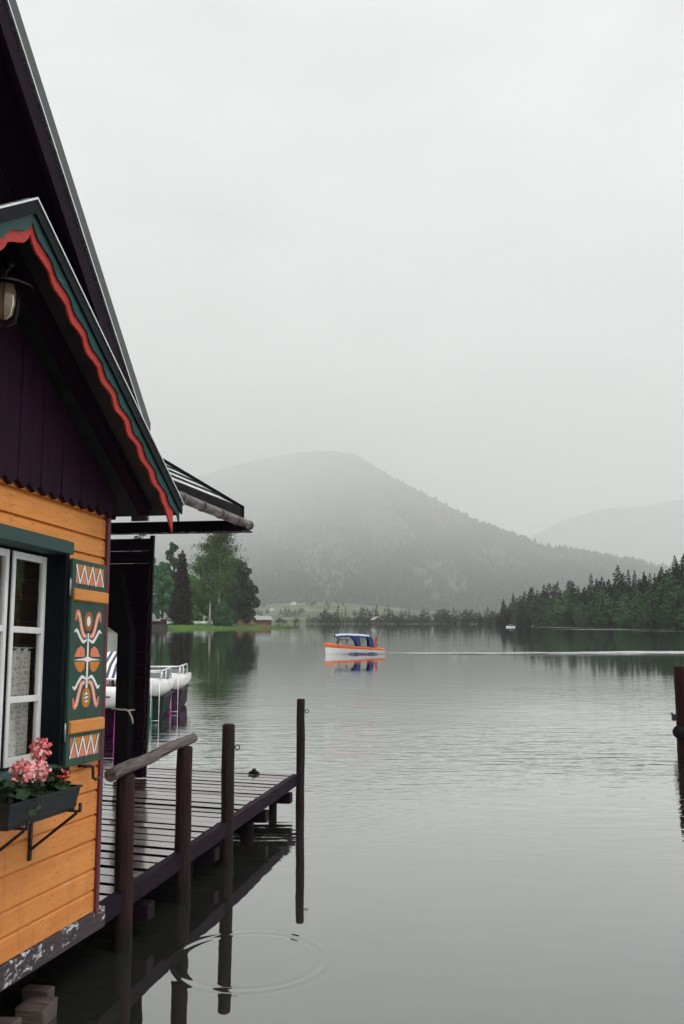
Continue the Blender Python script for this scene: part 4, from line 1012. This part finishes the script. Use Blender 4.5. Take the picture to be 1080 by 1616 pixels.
def pedal_boat(loc, rz, hull, fin, label, cloth, cloth_up):
    e = empty('pedal_boat', loc, rz); tag(e, label, 'pedal boat', 'pedal boats moored beyond the pier')
    for sx in (-.46, .46):
        f = MB(); st = []
        for y, hw, z0, z1 in ((-1.25, .02, .0, .60), (-1.0, .12, -.12, .60), (-.5, .23, -.18, .60), (.8, .24, -.18, .60), (1.3, .20, -.1, .60)):
            st.append([(sx - hw, y, z1), (sx - hw * .85, y, .1), (sx, y, z0), (sx + hw * .85, y, .1), (sx + hw, y, z1)])
        loft(f, st, 0, False, True); fl_ = f.build('float', M[hull], e)
        MB().prism([(-1.30, .585), (-1.21, .585), (-1.20, -.08), (-1.42, -.08)], 'x', sx - .055, sx + .055).build('bow_strip', M[fin], fl_)
    MB().box(-.34, .34, -.9, 1.2, .02, .585).build('tunnel', M[hull], e)
    b = MB(); st = []
    for y, hw, z0, z1 in ((-1.30, .22, .80, .98), (-1.26, .44, .72, 1.03), (-1.14, .62, .65, 1.06), (-.92, .74, .60, 1.04), (-.4, .79, .58, .97), (.3, .79, .58, .92), (1.15, .76, .60, .95), (1.3, .66, .64, .9)):
        st.append([(-hw, y, z1), (-hw * 1.02, y, z1 * .55 + z0 * .45), (-hw * .86, y, z0), (hw * .86, y, z0), (hw * 1.02, y, z1 * .55 + z0 * .45), (hw, y, z1), (0, y, z1 + .03), (-hw, y, z1)])
    loft(b, st, 0, True, True); MB().box(-.62, .62, -.35, .95, .90, 1.0).build('footwell', M['seatgrey'], e); b.build('body', M['hullwhite'], e)
    MB().box(-.775, .775, -1.0, 1.1, .572, .60).box(-.30, .30, -1.325, -1.305, .86, .885).build('trim', M['iron'], e)
    r = MB(); zr = 1.24
    for sx in (-.70, .70):
        r.tube([(sx, -1.12, 1.05), (sx, -1.0, zr), (sx, .5, zr), (sx, .7, .96)], .022, 7); r.tube([(sx, -.3, .98), (sx, -.3, zr)], .018, 6)
    r.tube([(-.70, -1.0, zr), (-.6, -1.16, zr), (.6, -1.16, zr), (.70, -1.0, zr)], .022, 7)
    for sx in (.50, .70): r.tube([(sx, -1.18, 1.02), (sx, -1.36, 1.0), (sx, -1.38, -.3)], .011, 6)
    r.tube([(.50, -1.38, .05), (.70, -1.38, .05)], .010, 6)
    r.build('rail', M['chrome'], e)
    for sx in (-.5, -.12, .3):
        k_ = MB().tube([(sx, -1.2, 1.02), (sx - .02, -1.27, .92), (sx - .16, -1.27, .74)], .016, 6).ball((sx, -1.02, 1.12), .04, 8, 6).box(sx - .025, sx + .025, -1.04, -1.0, 1.05, 1.22)
        k_.build('cleat', M['iron'], e)
    s_ = MB(); zt_ = 1.45 if cloth_up else 1.08
    for sx in (-.36, .36):
        s_.add([(sx - .3, .05, .99), (sx + .3, .05, .99), (sx + .3, .55, 1.0), (sx - .3, .55, 1.0), (sx - .3, .95, zt_), (sx + .3, .95, zt_)], [(0,1,2,3), (3,2,5,4)])
    s_.build('seat', M[cloth], e)
    if cloth_up:
        c_ = MB(); q = []
        for i in range(9): a = i / 8; q.append([(-.74 + 1.48 * a, -.55, 1.20 + .03*math.sin(a*3.1)), (-.74 + 1.48 * a, -.1, 1.50), (-.74 + 1.48 * a, .8, 1.72 + .04*math.sin(a*3.1))])
        loft(c_, q, 0, True, False); c_.build('sunshade', M['stripe_blue'], e)
        p_ = MB()
        for sx in (-.72, .72): p_.tube([(sx, .75, .82), (sx, .8, 1.72)], .018, 6); p_.tube([(sx, -.5, .88), (sx, -.55, 1.2)], .018, 6)
        p_.build('sunshade_pole', M['chrome'], e)
    return e
pedal_boat((-5.35, 20.6, 0), R(4), 'purple_hull', 'purple_fin', 'pedal boat under a navy striped sunshade, seen left of the boathouse post', 'stripe_red', True)
pedal_boat((-5.28, 23.6, 0), R(3), 'green_hull', 'green_fin', 'white pedal boat on dark green floats beside the boathouse post', 'seatgrey', False)
pedal_boat((-5.22, 25.8, 0), R(3), 'purple_hull', 'purple_fin', 'white pedal boat on purple floats, farthest right of the moored three', 'seatgrey', False)

def far_boat(px, py, L, label):
    b = onz(px, py); e = empty('motor_boat', b, R(3)); tag(e, label, 'motor boat'); s = L / 5.0
    h = MB(); st = []
    for x, hw, z in ((-2.5, .05, .9), (-1.8, .6, .8), (-.5, .95, .7), (1.5, .95, .65), (2.4, .8, .65)): st.append([(x*s, -hw*s, z*s), (x*s, -hw*.7*s, -.2*s), (x*s, hw*.7*s, -.2*s), (x*s, hw*s, z*s)])
    loft(h, st, 0, False, True); h.add([p for q in st for p in (q[0], q[-1])], [(2*i, 2*i+1, 2*i+3, 2*i+2) for i in range(4)]); h.build('hull', M['hullwhite'], e)
    MB().prism([(-1.0*s, .7*s), (-.6*s, 1.5*s), (1.1*s, 1.55*s), (1.5*s, .7*s)], 'y', -.7*s, .7*s).build('cabin', M['canvas'], e)
    MB().box(-.9*s, 1.3*s, -.75*s, .75*s, 1.56*s, 1.66*s).build('canopy', M['hullwhite'], e)
far_boat(806, 990.0, 3.3, 'small white boat moored before the left end of the dark hillside wood')
far_boat(845, 988.6, 3.0, 'tiny white boat close under the shore trees, right of another white boat')

# wake of the motor boat: pale strips paint the sky glints on its waves
def wakemat():
    t = NT('wake_glints'); g = t.noise(t.coord((.25, 1, 1)), 1.2, 6, .75)
    t.set(Base_Color=(.66, .68, .68), Roughness=.35, Alpha=t.rng(g, .42, .56, 0.0, .92)); return t.m
wk = MB(); r5 = random.Random(12)
def streak(x0, x1, y, dy, z=.02):
    K = 10; v = []
    for i in range(K + 1):
        a = i / K; x = x0 + (x1 - x0) * a; ww = dy * math.sin(math.pi * min(1, max(0, a))) ** .5 * .5; yc = y + .1 * math.sin(x * .9)
        v += [(x, yc - ww, z), (x, yc + ww, z + .004)]
    wk.add(v, [(2*i, 2*i+2, 2*i+3, 2*i+1) for i in range(K)])
for i in range(46):
    a = r5.random() ** .75; x0 = 3.0 + 26 * a; yc = 67.6 + .06 * (x0 - 3) + r5.gauss(0, .15 + .10 * (x0 - 3)); streak(x0, x0 + r5.uniform(4, 11), yc, r5.uniform(.35, .8) * (1 + a * 1.6), .02 + i * .0015)
streak(2.9, 17, 67.5, .6, .075); streak(2.9, 12, 67.75, .5, .07); streak(8, 40, 68.6, .75, .08); streak(20, 48, 70.2, 1.0, .085); streak(16, 46, 66.6, .7, .09)
wko = wk.build('boat_wake', wakemat()); tag(wko, 'painted pale glints of the wake trailing behind the motor boat', 'wake', kind='stuff')
wk = MB()  # more pale strips, painting bright glints on ripples off the right shore
for i in range(9):
    x0 = r5.uniform(52, 92); streak(x0, x0 + r5.uniform(14, 30), r5.uniform(168, 205) + (330 - 190) * max(0, (75 - x0) / 40), r5.uniform(1.2, 3.5), .02 + i * .002)
for i in range(5):
    x0 = r5.uniform(66, 72); streak(x0, x0 + r5.uniform(16, 30), r5.uniform(255, 330), r5.uniform(2, 5), .05 + i * .002)
wko = wk.build('shore_glints', wakemat()); tag(wko, 'faint painted glints on ripples along the far right shore', 'wake', kind='stuff')

# ================================================================== PENINSULA THINGS
def at(px, py, Y, z=None):
    p = onY(px, py, Y)
    if z is not None: p.z = z
    return p
M['reedred'] = foliage('reeds_rust', (.12, .06, .035), (.26, .15, .085), .3); M['reedgreen'] = foliage('reeds_green', (.05, .07, .03), (.12, .13, .06), .3)
M['redleaf'] = foliage('hedge_dark_red', (.05, .008, .012), (.16, .02, .03), .5)
M['stone'] = plain('pale_shore_stone', (.45, .45, .42), .8, 0, .4, 2, .05); M['darkstone'] = plain('dark_stone_wall', (.035, .03, .028), .85, 0, .5, 1.5, .05)
M['cream'] = plain('white_render', (.72, .71, .69), .8, 0, .1, 1); M['brownwall'] = plain('brown_boards', (.13, .07, .05), .75, 0, .4, 1); M['greyroof'] = plain('grey_roof', (.30, .32, .32), .5, 0, .15, .6); M['redroof'] = plain('red_brown_roof', (.20, .10, .08), .7, 0, .2, .6)
M['carblack'] = plain('dark_car_glass', (.01, .012, .014), .15, 0, .2, 2)
def reeds(xr, yr, n, h, mat, name, label, seed):
    m = MB(); r = random.Random(seed)
    for _ in range(n):
        t = r.random(); x = xr[0] + (xr[1] - xr[0]) * t; y = yr[0] + (yr[1] - yr[0]) * t + r.uniform(-4, 5); hh = h * r.uniform(.25, 1.15) * (1 - .5 * t * t) * (.75 + .25 * math.sin(x * 1.7)); a = r.uniform(-.3, .3); w_ = r.uniform(.06, .16)
        m.add([(x - w_, y, -.2), (x + w_, y + .05, -.2), (x + a, y, hh)], [(0,1,2)])
    o = m.build(name, mat); tag(o, label, 'reeds', kind='stuff')
reeds((-33, -23.5), (282, 291), 900, 2.7, M['reedred'], 'rust_reeds', 'rust coloured reeds at the tip of the peninsula', 1)
reeds((-40, -15.2), (268, 303), 1700, 1.5, M['reedgreen'], 'green_reeds', 'yellow green reeds along the waterline', 2)
b = at(248, 987, 254, .2); r = random.Random(4); hm = MB()
for _ in range(1600): leaf(hm, (r.uniform(-5.2, 2.6), r.uniform(-.8, .8), 1.1 + .9 * r.random() ** .7), .28, r)
e = empty('flower_hedge', b); tag(e, 'dark red flowering hedge above a stone bank at the water', 'hedge'); hm.build('foliage', M['redleaf'], e)
bk = empty('stone_bank', at(250, 991, 252, 0)); tag(bk, 'dark stone bank wall below the red hedge', 'wall'); MB().prism([(-6, -.5), (2.6, -.5), (2.6, 1.2), (2.0, 1.25), (-6, 1.2)], 'y', -.6, .6).build('wall', M['darkstone'], bk); MB().box(-6.1, 2.7, -.7, .7, 1.26, 1.36).build('coping', M['darkstone'], bk)
# white van under the trees
def van(loc):
    e = empty('white_van', loc, R(12)); tag(e, 'white van parked between the red hedge and bronze conifer', 'van')
    MB().prism([(-2.4, .35), (2.4, .35), (2.4, 1.0), (1.75, 1.15), (1.1, 1.95), (-2.3, 2.0), (-2.45, 1.2)], 'y', -.9, .9).build('body', M['hullwhite'], e, bevel=.06)
    MB().prism([(1.2, 1.15), (1.68, 1.17), (1.08, 1.86), (.3, 1.88), (.3, 1.15)], 'y', -.91, .91).build('windscreen', M['carblack'], e); MB().prism([(.2, 1.15), (.2, 1.88), (-2.1, 1.9), (-2.2, 1.15)], 'y', -.905, .905).build('side_window', M['carblack'], e)
    for x in (-1.5, 1.5):
        for y in (-.82, .82): MB().tube([(x, y - .1, .32), (x, y + .1, .32)], .33, 14).build('wheel', M['carblack'], e)
van(at(264, 980, 283, 1.1)); 
# picnic furniture, litter bin, white fence behind the birches
def bench(px, Y, lb):
    e = empty('garden_bench', at(px, 980, Y, 1.15), R(8)); tag(e, lb, 'bench', 'white benches on the lawn')
    MB().box(-1.0, 1.0, -.25, .25, .42, .48).build('seat', M['hullwhite'], e); MB().box(-1.0, 1.0, .25, .32, .6, 1.05).build('backrest', M['hullwhite'], e)
    for x in (-.85, .85): MB().box(x - .05, x + .05, -.22, .25, 0, .42).build('leg', M['hullwhite'], e)
bench(307, 296, 'white bench nearest the litter bin on the lawn'); bench(321, 302, 'white bench on the lawn just left of the birch trunks')
e = empty('litter_bin', at(299, 981, 286, 1.1)); tag(e, 'black litter bin beside the bronze conifer', 'litter bin'); MB().lathe([(.0, 0), (.5, 0), (.58, 1.25), (.52, 1.3), (.0, 1.32)], 0, 0, 14).build('bin', M['iron'], e); MB().tube([(0,0,1.32), (0,0,1.42)], .3, 10).build('lid', M['iron'], e)
wf = MB(); 
for i in range(24): wf.box(i * .55, i * .55 + .22, 0, .05, .25, 1.2)
wf.box(-.1, 13.3, .05, .1, .5, .62).box(-.1, 13.3, .05, .1, .95, 1.05)
e = wf.build('picket_fence', M['hullwhite']); e.location = at(292, 981, 310, 1.1); tag(e, 'low white picket fence across the lawn behind the birches', 'fence')
# shore stones
r = random.Random(8)
for i in range(16):
    px = 258 + i * 5.2; Y = 254 + i * 1.05; b = at(px, 991, Y, .12); m = MB(); m.ball((0, 0, .1), .55, 9, 6, 0, (r.uniform(.8, 1.5), .8, r.uniform(.5, .8)))
    m.map(lambda x, y, z: (x + .1*math.sin(5*y), y + .08*math.sin(6*x), z + .06*math.sin(7*x+3*y))); o = m.build('shore_stone', M['stone']); o.location = b; o.rotation_euler = (0, 0, r.uniform(0, 6)); tag(o, 'pale stone in the row edging the lawn at the water', 'stone', 'pale stones edging the lawn')
# flat roofed boat shed behind the reeds
def shed(name, loc, rz, w_, d_, h_, rh, wallm, roofm, label, cat, win=2):
    e = empty(name, loc, rz); tag(e, label, cat)
    MB().prism([(-w_/2, -.5), (w_/2, -.5), (w_/2, h_), (0, h_ + rh * .86), (-w_/2, h_)], 'y', -d_/2, d_/2).build('wall', wallm, e)
    o_ = .5 if w_ > 5 else .35
    MB().prism([(-w_/2 - o_, h_ - .12), (0, h_ + rh), (w_/2 + o_, h_ - .12), (w_/2 + o_, h_ + .08), (0, h_ + rh + .22), (-w_/2 - o_, h_ + .08)], 'y', -d_/2 - .5, d_/2 + .5).build('roof', roofm, e)
    for i in range(win):
        x = -w_/2 + w_ * (i + .5) / win; MB().box(x - .45, x + .45, -d_/2 - .06, -d_/2 + .02, h_ * .35, h_ * .72).build('window', M['carblack'], e)
    MB().box(-w_/2 - .04, -w_/2 + .02, -.5, .5, 0, 2.0).build('door', M['brownwall'], e)
    return e
shed('boat_shed', at(414, 984, 312, .6), R(-68), 5.4, 5.0, 2.1, 1.1, M['brownwall'], M['greyroof'], 'small brown boat shed with pale grey roof behind the reeds', 'shed')
shed('farmhouse', shore_pt(463, .74), R(30), 14, 12, 6, 4.2, M['cream'], M['redroof'], 'white farmhouse alone on the far hillside meadow', 'house', 3)
shed('farmhouse', shore_pt(430, .6), R(-20), 9, 8, 4, 3, M['cream'], M['redroof'], 'pale farmhouse half hidden left of the hillside meadow', 'house', 2)
shed('lake_cabin', at(595, 984.4, 556, .5), R(20), 5.5, 5.5, 2.4, 1.7, M['darkstone'], M['greyroof'], 'little dark cabin on the far shore before the tree belt', 'cabin', 2)

# ================================================================== HAZE
hz = MB().box(-22000, 22000, -700, 27000, -1.2, 4700); ho = hz.build('haze', bpy.data.materials.new('haze_air')); tag(ho, 'thin pale mist over the whole lake', 'haze', kind='stuff')
hm_ = ho.data.materials[0]; hm_.use_nodes = True; t_ = hm_.node_tree; t_.nodes.clear()
vo_ = t_.nodes.new('ShaderNodeOutputMaterial'); pv = t_.nodes.new('ShaderNodeVolumePrincipled'); t_.links.new(pv.outputs[0], vo_.inputs['Volume'])
pv.inputs['Color'].default_value = (.985, .99, .99, 1); pv.inputs['Density'].default_value = .00013; pv.inputs['Anisotropy'].default_value = .0
